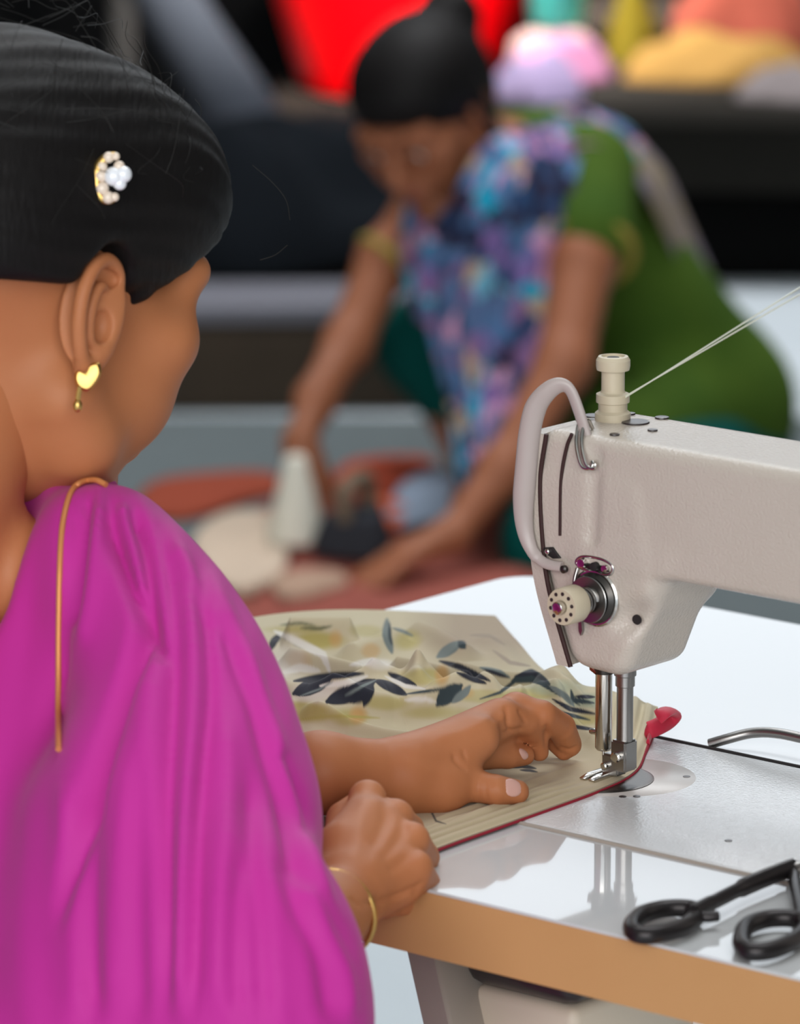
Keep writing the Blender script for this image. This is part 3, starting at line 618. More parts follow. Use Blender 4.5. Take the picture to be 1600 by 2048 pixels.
# ================================================================== PEOPLE
def skin(name, c1, c2):
    return mat(name, c1, 0.5, spec=0.25, noise=(18,c2,0.35), bump=(420,0.12,0.0006), sss=0.06)
skA = skin('warm_brown_skin', srgb(184,120,80), srgb(172,106,68))
skB = skin('brown_skin', srgb(158,100,72), srgb(146,90,62))
hairm = mat('black_hair', (0.008,0.007,0.007), 0.55, spec=0.12, bump=(60,0.4,0.0015,(6,1,1.5)))
gold = mat('gold', srgb(214,176,104), 0.38, metal=1.0)
pearl = mat('pearl', srgb(232,214,196), 0.2, coat=0.5)
nailm = mat('nail', srgb(206,160,148), 0.28)
eyem = mat('eye_white', (0.75,0.72,0.68), 0.15); pupm = mat('iris', (0.02,0.01,0.006), 0.1); lipm = mat('lip', srgb(140,72,62), 0.45)

def ear_vol(sg):
    e = Vol((-0.018 if sg>0 else -0.012,-0.028,-0.040), (0.012 if sg>0 else 0.018,0.026,0.038), 0.0009)
    # outer flap, turned out a little from the head
    Mx = rotm(0, 0, -18*sg)
    e.ell((0.0,-0.003,0.004), (0.0032,0.0165,0.0265), 0, Mx)
    rim = [(0.0015,0.0085,0.000),(0.0025,0.0105,0.012),(0.0035,0.0070,0.0235),(0.0035,-0.0030,0.0285),(0.0035,-0.0130,0.0240),(0.003,-0.0180,0.0120),(0.0025,-0.0170,-0.002),(0.0015,-0.0110,-0.014),(0.0005,-0.004,-0.022)]
    rim = [(x*sg+ (-y*0.30*sg), y, z) for x,y,z in catmull(rim, 5)]
    e.chain(rim, [0.0030]*len(rim), 0.0018)
    an = [(x*sg+(-y*0.30*sg), y, z) for x,y,z in catmull([(0.0025,0.001,0.0165),(0.003,-0.006,0.0150),(0.003,-0.0095,0.004),(0.0025,-0.0065,-0.008),(0.002,-0.001,-0.0115)],5)]
    e.chain(an, [0.0022]*len(an), 0.0016)
    e.cone((0.0005*sg,0.0035,-0.012),(0.0002*sg,-0.001,-0.0235),0.0058,0.0052,0.005)      # lobe
    e.cone((0.0015*sg,0.0085,0.002),(0.0018*sg,0.0075,-0.006),0.0036,0.0036,0.003)          # tragus
    e.ell((0.004*sg,0.0005,-0.002),(0.0042,0.0052,0.0075),0.0025,sub=True)                  # hollow
    e.ell((0.003*sg,0.001,0.020),(0.002,0.006,0.004),0.002,sub=True)
    return e.mesh()

def head_parts(h, sc=1.0, jaw=1.0):
    """head with a face in its own axes: x to its right, y forward, z up, origin between the ears"""
    v = Vol((-0.10,-0.13,-0.20), (0.10,0.15,0.15), h)
    v.ell((0,-0.012,0.048), (0.073,0.093,0.084), 0)
    v.ell((0,0.019,-0.018), (0.063,0.070,0.078), 0.02)
    for sg in (-1,1):
        v.cone((0.056*sg,0.000,-0.040), (0.050*sg,0.020,-0.072*jaw), 0.016, 0.015, 0.02)
        v.cone((0.050*sg,0.020,-0.072*jaw), (0.012*sg,0.062,-0.098*jaw), 0.016, 0.014, 0.018)
        v.ell((0.045*sg,0.060,-0.002), (0.025,0.026,0.021), 0.016)
        v.ell((0.040*sg,0.053,-0.034), (0.021,0.027,0.025), 0.02)
        v.cone((0.012*sg,0.093,0.035), (0.046*sg,0.080,0.037), 0.0085, 0.0085, 0.012)
        v.cone((0.048*sg,0.074,0.034), (0.053*sg,0.062,0.000), 0.0095, 0.0095, 0.012)
        v.ell((0.032*sg,0.105,0.013), (0.016,0.012,0.010), 0.010, sub=True)
        v.ell((0.032*sg,0.0835,0.012), (0.0132,0.0112,0.0122), 0.005)
        v.cone((0.021*sg,0.0925,0.0165),(0.043*sg,0.0855,0.016),0.0030,0.0028,0.004)     # upper lid
        v.ell((0.0105*sg,0.105,-0.024), (0.0075,0.010,0.0075), 0.005)
    v.ell((0,0.065,-0.097*jaw), (0.018,0.016,0.014), 0.016)
    v.cone((0,0.094,0.018), (0,0.113,-0.018), 0.0075, 0.0095, 0.008)
    v.ell((0,0.112,-0.021), (0.009,0.009,0.008), 0.006)
    v.ell((0,0.083,-0.053), (0.026,0.012,0.016), 0.010)
    v.ell((0,0.090,-0.0465), (0.021,0.0075,0.0048), 0.004); v.ell((0,0.089,-0.0565), (0.018,0.008,0.0056), 0.004)
    v.ell((0,0.098,-0.0512), (0.021,0.006,0.0012), 0.002, sub=True)
    V, Fc = v.mesh(); V = relax(V, Fc, 2)
    parts = [(V, Fc)]
    for sg in (-1,1):
        Ve, Fe = ear_vol(sg); parts.append((relax(Ve,Fe,1)*1.08+np.array([0.0755*sg,-0.006,0.0]), Fe))
    V, Fc = join_vf(parts)
    return V*sc, Fc

def face_bits(xf, parent, sc=1.0):
    """eyes, brows and lips as meshes of their own under the person"""
    for sg in (-1,1):
        bm = bmesh.new(); bm_lathe(bm, [(0.0108*math.sin(a),0.0108-0.0108*math.cos(a)) for a in np.linspace(0,math.pi,10)], (0.032*sg,0.0737,0.0110), (0,1,0), 20)
        for v_ in bm.verts: v_.co = Vector(xf(np.array(v_.co)*sc))
        e = bm_obj('eye', bm, eyem, parent)
        bm = bmesh.new(); bm_lathe(bm, [(0.0052,0),(0.0050,0.0009),(0,0.0014)], (0.032*sg,0.0944,0.0085), (0.0,1,-0.15), 16)
        for v_ in bm.verts: v_.co = Vector(xf(np.array(v_.co)*sc))
        bm_obj('iris', bm, pupm, e)
        P = catmull([(0.012*sg,0.0985,0.0335),(0.024*sg,0.0945,0.0375),(0.036*sg,0.0870,0.0380),(0.047*sg,0.0765,0.0340)], 6)
        tube_obj('eyebrow', [xf(p*sc) for p in P], np.array([0.0016,0.0022,0.0026,0.0027,0.0028,0.0028,0.0028,0.0028,0.0027,0.0026,0.0025,0.0024,0.0022,0.002,0.0018,0.0016,0.0013,0.001,0.0008])*sc, hairm, parent, 8)
        P = catmull([(0.020*sg,0.0945,0.0145),(0.030*sg,0.0965,0.0165),(0.040*sg,0.0925,0.0150),(0.0475*sg,0.0850,0.0120)],5)
        tube_obj('eyelash', [xf(p*sc) for p in P], 0.0010*sc, hairm, parent, 6)
    dn = np.array([0,-0.009,0.002])
    P = catmull([np.array(q)+dn for q in ((-0.021,0.0935,-0.0530),(-0.010,0.1035,-0.0490),(0,0.1050,-0.0500),(0.010,0.1035,-0.0490),(0.021,0.0935,-0.0530))],6)
    tube_obj('upper_lip', [xf(p*sc) for p in P], [0.0012+0.0022*math.sin(math.pi*i/(len(P)-1)) for i in range(len(P))], lipm, parent, 10)
    P = catmull([np.array(q)+dn for q in ((-0.020,0.0930,-0.0540),(-0.009,0.1020,-0.0590),(0.009,0.1020,-0.0590),(0.020,0.0930,-0.0540))],6)
    tube_obj('lower_lip', [xf(p*sc) for p in P], [0.0012+0.0028*math.sin(math.pi*i/(len(P)-1)) for i in range(len(P))], lipm, parent, 10)

def vnorm(V, Fc):
    fn = np.cross(V[Fc[:,2]]-V[Fc[:,0]], V[Fc[:,3]]-V[Fc[:,1]]); N = np.zeros_like(V)
    for k in range(4):
        for c in range(3): N[:,c] += np.bincount(Fc[:,k], fn[:,c], len(V))
    return N/(np.linalg.norm(N,axis=1)[:,None]+1e-12)
def hit(V, Fc, x, y, rad=9.0):
    """nearest surface point, and its normal, along the sight line through survey position x, y"""
    P = proj(V); m = np.where(((P[:,0]-x)**2+(P[:,1]-y)**2) < rad*rad)[0]
    if len(m) == 0: return None, None
    d = (V[m]-CAM)@FW; near = m[d < d.min()+0.006]
    r2 = (P[near,0]-x)**2+(P[near,1]-y)**2; near = near[np.argsort(r2)[:6]]
    fc = Fc[np.isin(Fc, near).any(1)]; fn = np.cross(V[fc[:,2]]-V[fc[:,0]], V[fc[:,3]]-V[fc[:,1]]).sum(0)
    D = ((V[near]-CAM)@FW).mean(); return PD(x, y, D), fn/np.linalg.norm(fn)

# ------------------------------------------------------------------ the seamstress
seam_p = empty('person', W2(-0.13,-0.36,-0.76), 0, 'person in a magenta sari bent over the sewing machine, gold earring and bangle', 'person')
SP = np.array(seam_p.location)
HR = rotm(0,0,-46) @ rotm(-16,0,0) @ rotm(0,-3,0)                # turn, nod, tilt
HS = 1.05
HO = PD(196,652,3.02) - HR@(np.array([0.0755,-0.004,-0.002])*HS)
hx = lambda p: HR@np.asarray(p) + HO - SP
Vhd, Fhd = head_parts(0.0021, HS, 0.82)
Vhd = Vhd@HR.T + HO
# shoulders, trunk and arms
def bump_arm(v, pts, rs, k): v.chain([np.array(p) for p in pts], rs, k)
tv = Vol(PD(-130,1100,3.1)-np.array([0.10,0.22,0.55]), PD(640,1000,3.0)+np.array([0.06,0.42,0.10]), 0.005)
neck0 = HO + HR@np.array([0,-0.020,-0.050]); neck1 = neck0 + np.array([-0.045,-0.050,-0.130])
tv.cone(neck0, neck1, 0.046, 0.050, 0)
shR = PD(235,1190,3.03); shL = shR + np.array([-CT*0.30,ST*0.30,0.0]); mid = 0.5*(shR+shL)
tv.cone(shR, shL, 0.030, 0.030, 0.02); tv.cone(neck1, mid, 0.046, 0.050, 0.02)
tv.cone(mid+np.array([-0.02,0.01,-0.07]), mid+np.array([-0.06,-0.02,-0.33]), 0.075, 0.085, 0.03)
elR = PD(545,1925,2.86); wrR = PD(688,1800,2.962)
tv.chain([shR, elR], [0.028,0.030], 0.02)
elL = PD(400,1600,3.16)
tv.chain([shL, elL], [0.038,0.033], 0.02)
Vt, Ft_ = tv.mesh()
# left forearm and hand
z0 = ORG[2]
def PH(x, y, z): return PZ(x, y, z0+z)
lv = Vol(PH(420,1600,0.03)-np.array([0.05,0.08,0.08]), PH(1175,1480,0.03)+np.array([0.02,0.14,0.08]), 0.00135)
wL = PH(800,1545,0.0240)
lv.chain([elL, PH(640,1545,0.030), wL], [0.031,0.0205,0.0172], 0.01)
K = dict(i=PH(955,1478,0.036), m=PH(1004,1436,0.041), r=PH(1032,1421,0.040), p=PH(1010,1428,0.028))
for kk, r1, r2 in (('i',0.0150,0.0105),('m',0.0140,0.0100),('r',0.0130,0.0098),('p',0.0120,0.0085)): lv.cone(wL, K[kk], r1, r2, 0.010)
lv.cone(PH(830,1555,0.018), PH(915,1500,0.022), 0.0165, 0.012, 0.012)
def finger(vol, pts, rs, k=0.0035):
    """one finger: tapered bones with small knuckle swellings, joined softly only to its own root"""
    f = Vol(np.min(pts,axis=0)-0.02, np.max(pts,axis=0)+0.02, vol.h)
    return pts, rs
fl = [([K['r'], PH(1083,1431,0.038), PH(1122,1455,0.027), PH(1139,1489,0.014)], [0.0098,0.0084,0.0080,0.0070]),
      ([K['m'], PH(1052,1444,0.036), PH(1074,1472,0.025), PH(1079,1504,0.015)], [0.0095,0.0074,0.0066,0.0054]),
      ([PH(930,1505,0.026), PH(975,1510,0.021), PH(1015,1512,0.018), PH(1050,1511,0.016)], [0.0105,0.0078,0.0070,0.0056]),
      ([K['p'], PH(1075,1446,0.022), PH(1110,1480,0.015), PH(1128,1502,0.010)], [0.0082,0.0070,0.0062,0.0054])]
def smooth_chain(v, pts, rs, k0):
    v.cone(pts[0], pts[1], rs[0], rs[1], k0)
    for i in range(1, len(pts)-1): v.cone(pts[i], pts[i+1], rs[i]*1.03, rs[i+1], 0.0012)
for pts, rs in fl: smooth_chain(lv, pts, rs, 0.0030)
lv.cone(PH(975,1470,0.030), PH(1040,1452,0.030), 0.0108, 0.0085, 0.005); lv.cone(PH(1005,1470,0.020), PH(1062,1462,0.020), 0.0060, 0.0060, 0.002); lv.cone(PH(940,1500,0.026), PH(990,1480,0.027), 0.010, 0.007, 0.006)
th = [PH(815,1560,0.020), PH(880,1574,0.015), PH(938,1570,0.0145), PH(992,1580,0.0125), PH(1034,1584,0.0105)]
lv.cone(th[0], th[1], 0.0170, 0.0135, 0.010); lv.cone(th[1], th[2], 0.0130, 0.0088, 0.008)
lv.cone(th[2], th[3], 0.0088, 0.0084, 0.002); lv.cone(th[3], th[4], 0.0084, 0.0068, 0.001)
lv.cone(th[1], K['i'], 0.0090, 0.0080, 0.010)
Vl, Fl = lv.mesh(); Vl = relax(Vl, Fl, 2)
# right forearm and hand, a loose fist round the cloth edge
rv = Vol(PD(560,1900,2.86)-np.array([0.06,0.06,0.06]), PD(880,1560,3.06)+np.array([0.02,0.08,0.03]), 0.00135)
rv.chain([elR, wrR], [0.031,0.0190], 0.01)
KR = dict(i=PD(735,1598,3.035), m=PD(790,1636,3.020), r=PD(822,1682,3.002), p=PD(828,1736,2.985))
wr2 = PD(700,1775,2.972)
for kk, r1, r2 in (('i',0.0170,0.0094),('m',0.0175,0.0092),('r',0.0175,0.0090),('p',0.0165,0.0085)): rv.cone(wr2, KR[kk], r1, r2, 0.009)
rv.cone(PD(690,1700,2.99), PD(735,1650,3.01), 0.0155, 0.0125, 0.012)
for kk, (x,y,d), (x2,y2,d2), (x3,y3,d3) in (('i',(745,1625,3.075),(715,1690,3.085),(700,1735,3.065)), ('m',(815,1660,3.062),(775,1725,3.068),(745,1755,3.045)),
                                  ('r',(845,1715,3.038),(800,1770,3.040),(765,1785,3.020)), ('p',(846,1768,3.010),(805,1800,3.008),(770,1810,2.995))):
    smooth_chain(rv, [KR[kk], PD(x,y,d), PD(x2,y2,d2), PD(x3,y3,d3)], [0.0098,0.0088,0.0080,0.0068], 0.003)
rv.cone(PD(700,1790,2.985), PD(800,1775,2.985), 0.0155, 0.0105, 0.010)                     # heel of the hand
smooth_chain(rv, [PD(690,1725,3.005), PD(690,1640,3.050), PD(725,1610,3.085), PD(770,1620,3.095)], [0.0140,0.0098,0.0088,0.0072], 0.006)   # thumb, on the far side
Vr, Fr_ = rv.mesh(); Vr = relax(Vr, Fr_, 2)
def crease(V, Fc, lines):
    N = vnorm(V, Fc); P = proj(V); f = (N@FW < 0.1); d_ = np.zeros(len(V))
    for L, h_, w_ in lines:
        d, p = line_dist(P, catmull(L,4)); d_ += h_*np.exp(-(d/w_)**2)*np.clip(np.sin(np.pi*np.clip(p*0.94+0.03,0,1))*2,0,1)
    return V+N*(d_*f)[:,None]
Vl = crease(Vl, Fl, [(((960,1550),(957,1580),(962,1606)),-0.0007,3.5),(((973,1553),(971,1580),(975,1606)),-0.0006,3.0),(((985,1556),(984,1575)),-0.0005,3.0),(((1012,1412),(1014,1440),(1022,1468)),-0.0012,5),(((1036,1418),(1052,1446)),-0.0009,4),
    (((1000,1470),(1022,1462),(1050,1456)),-0.0010,5),(((905,1508),(918,1528),(935,1540)),-0.0012,5),(((925,1500),(932,1520)),-0.0009,4),(((1095,1446),(1092,1475),(1094,1500)),-0.0012,5),(((1118,1494),(1138,1500),(1156,1492)),-0.0009,4),
    (((985,1452),(1000,1440),(1010,1425)),0.0010,8),(((860,1480),(930,1462),(1000,1425)),0.0008,12),(((790,1500),(850,1520),(930,1530)),-0.0006,14)])
Vr = crease(Vr, Fr_, [(((768,1590),(770,1640),(745,1700)),-0.0012,15),(((815,1640),(795,1680),(760,1720)),-0.0011,14),(((842,1690),(815,1715),(775,1745)),-0.0010,13),(((735,1590),(720,1650),(705,1720)),0.0007,16),(((800,1625),(775,1680),(740,1740)),0.0006,14),
    (((730,1808),(780,1796),(830,1776),(852,1760)),-0.0016,6),(((826,1790),(840,1780)),-0.0010,4),(((700,1795),(722,1815)),-0.0008,5)])
Vb, Fb = join_vf([(Vhd,Fhd), (Vt,Ft_), (Vl,Fl), (Vr,Fr_)])
body = raw_obj('body', Vb-SP, Fb, skA, seam_p)
face_bits(hx, seam_p, HS)
# nails where they show
def nail(x, y, rx, ry, ang, V, Fc, nm='nail'):
    p, n = hit(V, Fc, x, y); n = np.array(n); n /= np.linalg.norm(n)
    if n@(CAM-np.array(p)) < 0: n = -n
    # long axis lies in the surface at the given angle in view
    rgt = np.array([1.,0,0]); upv = UP; ax = rgt*math.cos(R(ang))+upv*math.sin(R(ang)); ax = ax-n*(ax@n); ax /= np.linalg.norm(ax); bx = np.cross(n, ax)
    bm = bmesh.new(); bmesh.ops.create_uvsphere(bm, u_segments=16, v_segments=10, radius=1)
    for v_ in bm.verts: q = np.array(v_.co); v_.co = Vector(np.array(p)-n*0.0004+ax*q[0]*rx+bx*q[1]*ry+n*q[2]*0.0011-n*0.00012*(q[1]*q[1])*8-SP)
    o = bm_obj(nm, bm, nailm, seam_p); return tag(o, 'pale pink nail')
nail(1026,1574,0.0058,0.0052,-2,Vl,Fl); nail(1048,1507,0.0042,0.0032,-5,Vl,Fl)
# hair
hv = Vol((-0.125,-0.20,-0.12), (0.125,0.13,0.17), 0.0024)
hv.ell((0,-0.022,0.055), (0.086,0.104,0.088), 0)
hv.ell((0,0.039,0.070), (0.080,0.073,0.062), 0.03)
hv.ell((0.028,-0.055,0.035), (0.058,0.062,0.07), 0.03); hv.ell((-0.028,-0.055,0.035), (0.058,0.062,0.07), 0.03)
hv.ell((0,-0.130,0.040), (0.055,0.045,0.055), 0.02)                                     # bun at the nape
# the face, the ears and the nape stay clear
X = hv.lo[0]+hv.h*np.arange(hv.n[0])[:,None,None]; Y = hv.lo[1]+hv.h*np.arange(hv.n[1])[None,:,None]; Z = hv.lo[2]+hv.h*np.arange(hv.n[2])[None,None,:]
allv = (slice(None),)*3
face = np.maximum((Z-(0.010+0.80*(Y-0.030)))*0.78, 0.022-Y)+0*X
hv.comb(allv, face.astype(np.float32), 0.006, True)
nape = np.maximum(np.maximum(Z-(0.018+0.10*np.minimum(Y,0)), Y-0.0235), -0.092-Y)+0*X
hv.comb(allv, nape.astype(np.float32), 0.006, True)
hv.comb(allv, (np.maximum(Z+0.05, Y+0.08)+0*X).astype(np.float32), 0.01, True)
for sg in (-1,1): hv.ell((0.084*sg,-0.006,0.006), (0.026,0.0235,0.0335), 0.004, rotm(8,0,0), sub=True)
Vx, Fx = hv.mesh(); Vx = relax(Vx, Fx, 3)
# combed grooves, running from the parting back to the bun
ang_ = np.arctan2(Vx[:,0], Vx[:,2]-0.02); N_ = Vx-np.array([0,-0.03,0.04]); N_ /= np.linalg.norm(N_,axis=1)[:,None]
Vx = Vx + N_*(0.00035*np.sin(ang_*46+3*np.sin(Vx[:,1]*30))+0.0004*np.sin(ang_*23+2*np.sin(Vx[:,1]*22+1)))[:,None]
Vhw = (Vx*HS)@HR.T + HO
hair = raw_obj('hair', Vhw-SP, Fx, hairm, seam_p)
# loose strands catching the light round the outline
bm = bmesh.new()
for k in range(80):
    a = RNG.uniform(0.2,1.5); e = RNG.uniform(-0.6,0.9)
    d = np.array([math.sin(a)*math.cos(e), math.sin(e), math.cos(a)*math.cos(e)]); c = np.array([0,-0.02,0.06])
    p = c+d*np.array([0.088,0.108,0.096]); tn = np.cross(d, RNG.normal(0,1,3)); tn /= np.linalg.norm(tn); l = RNG.uniform(0.02,0.06)
    pts = [p, p+tn*l*0.4+d*RNG.uniform(0.001,0.006), p+tn*l*0.8+d*RNG.uniform(-0.001,0.010), p+tn*l+d*RNG.uniform(-0.004,0.008)]
    bm_tube(bm, [HR@(q*HS)+HO-SP for q in catmull(pts,4)], 0.00016, 4)
for P in (((505,330),(545,365),(572,400),(580,440)), ((520,520),(550,510),(575,490))):
    bm_tube(bm, [PD(x,y,3.12)-SP for x,y in catmull(P,5)], 0.00022, 4)
tag(bm_obj('loose_hair', bm, mat('hair_strand', (0.016,0.015,0.014), 0.45, spec=0.25), seam_p), kind='stuff')
# hair clip: a small crescent of gilt and pearls round a clear stone
clipm = mat('clear_stone', (0.85,0.87,0.92), 0.05, coat=1.0, spec=0.9)
cb = bmesh.new(); cp, cn = hit(Vhw, Fx, 208, 355); cn = np.array(cn); cn /= np.linalg.norm(cn)
def onclip(x, y, lift): return np.array(cp)+(PD(x,y,3.0)-PD(208,355,3.0))*1.0+cn*lift-SP
cres = [onclip(x,y,0.0035) for x,y in catmull(((222,312),(205,316),(190,332),(184,352),(184,375),(190,395),(205,403),(218,400)),5)]
clip = tube_obj('hair_clip', cres, [0.0016+0.0016*math.sin(math.pi*i/(len(cres)-1)) for i in range(len(cres))], gold, seam_p, 10)
for x, y, r, mm in ((203,318,0.0030,pearl),(217,316,0.0022,pearl),(188,355,0.0034,pearl),(190,380,0.0036,pearl),(202,398,0.0034,pearl),(215,397,0.0024,pearl),(224,336,0.0030,pearl),(213,356,0.0052,clipm),(232,352,0.0046,clipm),(225,370,0.0036,clipm),(190,336,0.0028,pearl),(159,352,0.0022,gold)):
    bm = bmesh.new(); bmesh.ops.create_icosphere(bm, subdivisions=3, radius=r, matrix=Matrix.Translation(Vector(onclip(x,y,0.0050))))
    bm_obj('bead' if mm is not clipm else 'stone', bm, mm, clip)
# earring: leaf-shaped gold stud with a drop
ep, en = hit(Vhd, Fhd, 178, 742); eo = np.array(ep)
def one(x, y, l=0.004): return eo+(PD(x,y,3.0)-PD(178,742,3.0))*1.15+(-FW)*l-SP
lf = [(157,742),(172,744),(182,730),(196,728),(200,745),(190,765),(176,778),(160,772),(153,757)]
bm = bmesh.new(); lf2 = catmull(lf,4,closed=True); c1 = [bm.verts.new(one(x,y,0.0030)) for x,y in lf2]; c2 = [bm.verts.new(one(177+(x-177)*0.8,753+(y-753)*0.8,0.0052)) for x,y in lf2]
cc = bm.verts.new(one(177,753,0.0060)); cbk = bm.verts.new(one(177,753,0.0026)); n = len(c1)
for i in range(n): j=(i+1)%n; bm.faces.new((c1[i],c1[j],c2[j],c2[i])); bm.faces.new((c2[i],c2[j],cc)); bm.faces.new((c1[j],c1[i],cbk))
ear_o = bm_obj('earring', bm, gold, seam_p, ang=20)
bm = bmesh.new(); bm_tube(bm, [one(x,y,0.0044) for x,y in ((163,770),(160,785),(159,795))], 0.0014, 8); bm_obj('link', bm, gold, ear_o)
bm = bmesh.new(); bmesh.ops.create_uvsphere(bm, u_segments=14, v_segments=10, radius=0.0028, matrix=Matrix.Translation(Vector(one(159,803,0.0044)))@Matrix.Diagonal((0.9,0.9,1.25,1))); bm_obj('drop', bm, gold, ear_o)
# bangle
ax = (wrR-elR)/np.linalg.norm(wrR-elR); bc = PD(664,1828,2.95); u1 = np.cross(ax,[0,0,1.]); u1/=np.linalg.norm(u1); u2=np.cross(ax,u1)
tube_obj('bangle', [bc+u1*0.0228*math.cos(t)+u2*0.0228*math.sin(t)-SP for t in np.linspace(0,2*math.pi,48,endpoint=False)], 0.0016, gold, seam_p, 10, closed=True)

# ------------------------------------------------------------------ sari
sarim = mat('magenta_silk', srgb(192,46,150), 0.62, spec=0.2, sheen=0.08, noise=(5,srgb(184,40,142),0.3), bump=(1500,0.08,0.0003))
S_ = 3850.0
sv = Vol((PD(-330,1500,3.1)[0]-0.05, 2.62, 0.0), (PD(780,1000,3.0)[0]+0.03, 3.42, PD(0,900,3.1)[2]+0.03), 0.0042)
def sp(x, y, d): return PD(x, y, d)
arm = [sp(190,1105,3.04), sp(262,1185,3.02), sp(322,1300,2.995), sp(375,1440,2.965), sp(400,1600,2.935), sp(402,1750,2.90), sp(470,1880,2.875), sp(516,1990,2.87), sp(522,2130,2.88)]
rad = [0.0335,0.0370,0.0445,0.0495,0.0512,0.0500,0.0530,0.0510,0.0515]
A_ = catmull(arm, 4); Rr = np.interp(np.linspace(0,1,len(A_)), np.linspace(0,1,len(rad)), rad)
sv.chain(A_, Rr, 0.012)
shoulder_c = 0.5*(shR+shL)
sv.cone(sp(120,1048,3.09), sp(215,1110,3.05), 0.026, 0.031, 0.02)
sv.cone(sp(-160,1050,3.2), sp(140,1020,3.10), 0.034, 0.028, 0.02)
sv.cone(sp(110,1060,3.10), shL+np.array([0,0,-0.01]), 0.028, 0.050, 0.02)
sv.cone(sp(120,1265,3.08), sp(120,1900,3.04), 0.058, 0.110, 0.03)
sv.cone(sp(-40,1300,3.14), sp(-40,1900,3.10), 0.075, 0.125, 0.03)
sv.cone(sp(330,1700,2.95), sp(300,2200,2.94), 0.075, 0.10, 0.03)
sv.cone(shL+np.array([0,0,-0.01]), elL+np.array([-0.03,0.0,0.0]), 0.055, 0.052, 0.02)
sv.cone(neck1+np.array([-0.010,-0.020,-0.050]), mid+np.array([-0.02,-0.03,-0.04]), 0.058, 0.085, 0.03)
hip = W2(-0.16,-0.46,-0.20)
sv.ell(hip, (0.165,0.165,0.160), 0.06)
for da in (-0.085,0.085):
    kn = W2(-0.13+da,-0.17,-0.215); sv.cone(hip+np.array([CT*da,-ST*da,-0.02]), kn, 0.105, 0.080, 0.05)
    sv.cone(kn, np.array([kn[0],kn[1],0.11]), 0.082, 0.100, 0.05)
sv.box((hip[0],hip[1],-0.5),(2,2,0.504),0.001,sub=True)
sv.cone(neck0+np.array([0,0,0.02]), neck1+np.array([0.01,0.01,0.05]), 0.062, 0.066, 0.006, sub=True)
Vs, Fs = sv.mesh(); Vs = relax(Vs, Fs, 3)
# one level finer where the folds are
def refine(V, Fc):
    E = np.sort(np.concatenate([Fc[:,[i,(i+1)%4]] for i in range(4)]),axis=1); Eu, inv = np.unique(E, axis=0, return_inverse=True); inv = inv.ravel()
    n = len(V); m = len(Fc); Ve = V[Eu].mean(1); Vf = V[Fc].mean(1); e = [inv[i*m:(i+1)*m]+n for i in range(4)]; c = np.arange(m)+n+len(Eu)
    Q = [np.stack([Fc[:,i], e[i], c, e[i-1]],1) for i in range(4)]
    return np.concatenate([V,Ve,Vf]), np.concatenate(Q)
Vs, Fs = refine(Vs, Fs); Vs = relax(Vs, Fs, 3)
Ns = vnorm(Vs, Fs); Ps = proj(Vs); facing = np.clip(-(Ns@FW)*3.0+0.25, 0, 1)
disp = np.zeros(len(Vs))
# (line, height, width, sharper edge on one side)
folds = [(((215,985),(228,1060),(262,1160),(290,1260),(240,1400),(195,1540),(150,1700),(120,1850)),-0.0135,19),
 (((265,1015),(288,1080),(300,1160),(312,1260),(330,1330)),-0.0105,14),(((240,1000),(255,1080),(280,1180)),0.0050,13),(((180,975),(165,1060),(150,1150),(138,1260)),-0.0085,14),(((205,985),(195,1080),(185,1180),(160,1300)),0.0045,15),
 (((150,1000),(140,1100),(128,1220),(120,1400)),-0.0045,12),(((320,1060),(345,1160),(352,1290),(345,1420),(338,1600),(335,1800),(330,2048)),-0.0060,18),(((300,1300),(290,1450),(262,1600),(240,1800),(235,2048)),0.0065,32),
 (((395,1140),(415,1260),(420,1400),(405,1560),(392,1750),(385,2048)),-0.0055,16),(((372,1150),(385,1280),(382,1450),(368,1650),(360,1900),(355,2048)),0.0050,20),(((440,1220),(480,1330),(520,1450),(556,1580),(585,1700),(625,1800)),-0.0060,17),
 (((420,1160),(470,1270),(520,1400),(562,1530),(600,1650),(640,1770),(690,1860)),0.0060,18),(((450,1420),(452,1600),(440,1800),(432,2048)),0.0042,24),(((500,1560),(505,1700),(520,1850),(530,2048)),-0.0042,22),(((560,1700),(600,1820),(640,1920),(660,2048)),-0.0045,20),
 (((600,1760),(650,1860),(690,1950),(700,2048)),0.0042,16),(((130,1560),(150,1750),(160,2048)),0.0045,28),(((190,1560),(185,1750),(190,2048)),-0.0040,22),(((480,1700),(470,1880),(475,2048)),-0.0038,18),(((280,1500),(275,1700),(280,2048)),-0.0035,20),
 (((345,1085),(385,1150),(430,1250)),0.0035,14),(((560,1500),(600,1600),(612,1680)),-0.0050,12)]
for L, hgt_, w_ in folds:
    d, p = line_dist(Ps, catmull(L,5)); disp += hgt_*0.78*np.exp(-(d/w_)**2)*np.clip(np.sin(np.pi*np.clip(p*0.96+0.03,0,1))*2.5, 0, 1)
disp += 0.0005*np.sin(Ps[:,0]*0.075+2.2*np.sin(Ps[:,1]*0.0045)+0.0016*Ps[:,1])
Vs = Vs + Ns*(disp*facing)[:,None]; Vs = relax(Vs, Fs, 1)
sari = raw_obj('sari', Vs-SP, Fs, sarim, seam_p)
tag(sari, 'magenta sari draped over the shoulder in long folds')
# gold-edged border along the neckline and back
bgm = mat('sari_border', srgb(214,142,86), 0.45, metal=0.3)
bpts = []
for x, y in catmull(((119,1500),(118,1380),(119,1250),(121,1130),(126,1050),(140,992),(160,968),(190,962),(212,972)),5):
    p_, n_ = hit(Vs, Fs, x, y)
    if p_ is not None: bpts.append(np.array(p_)+np.array(n_)*0.0006-SP)
if len(bpts) > 4: tag(tube_obj('border', bpts, 0.0016, bgm, sari, 8), 'thin orange gold edging')

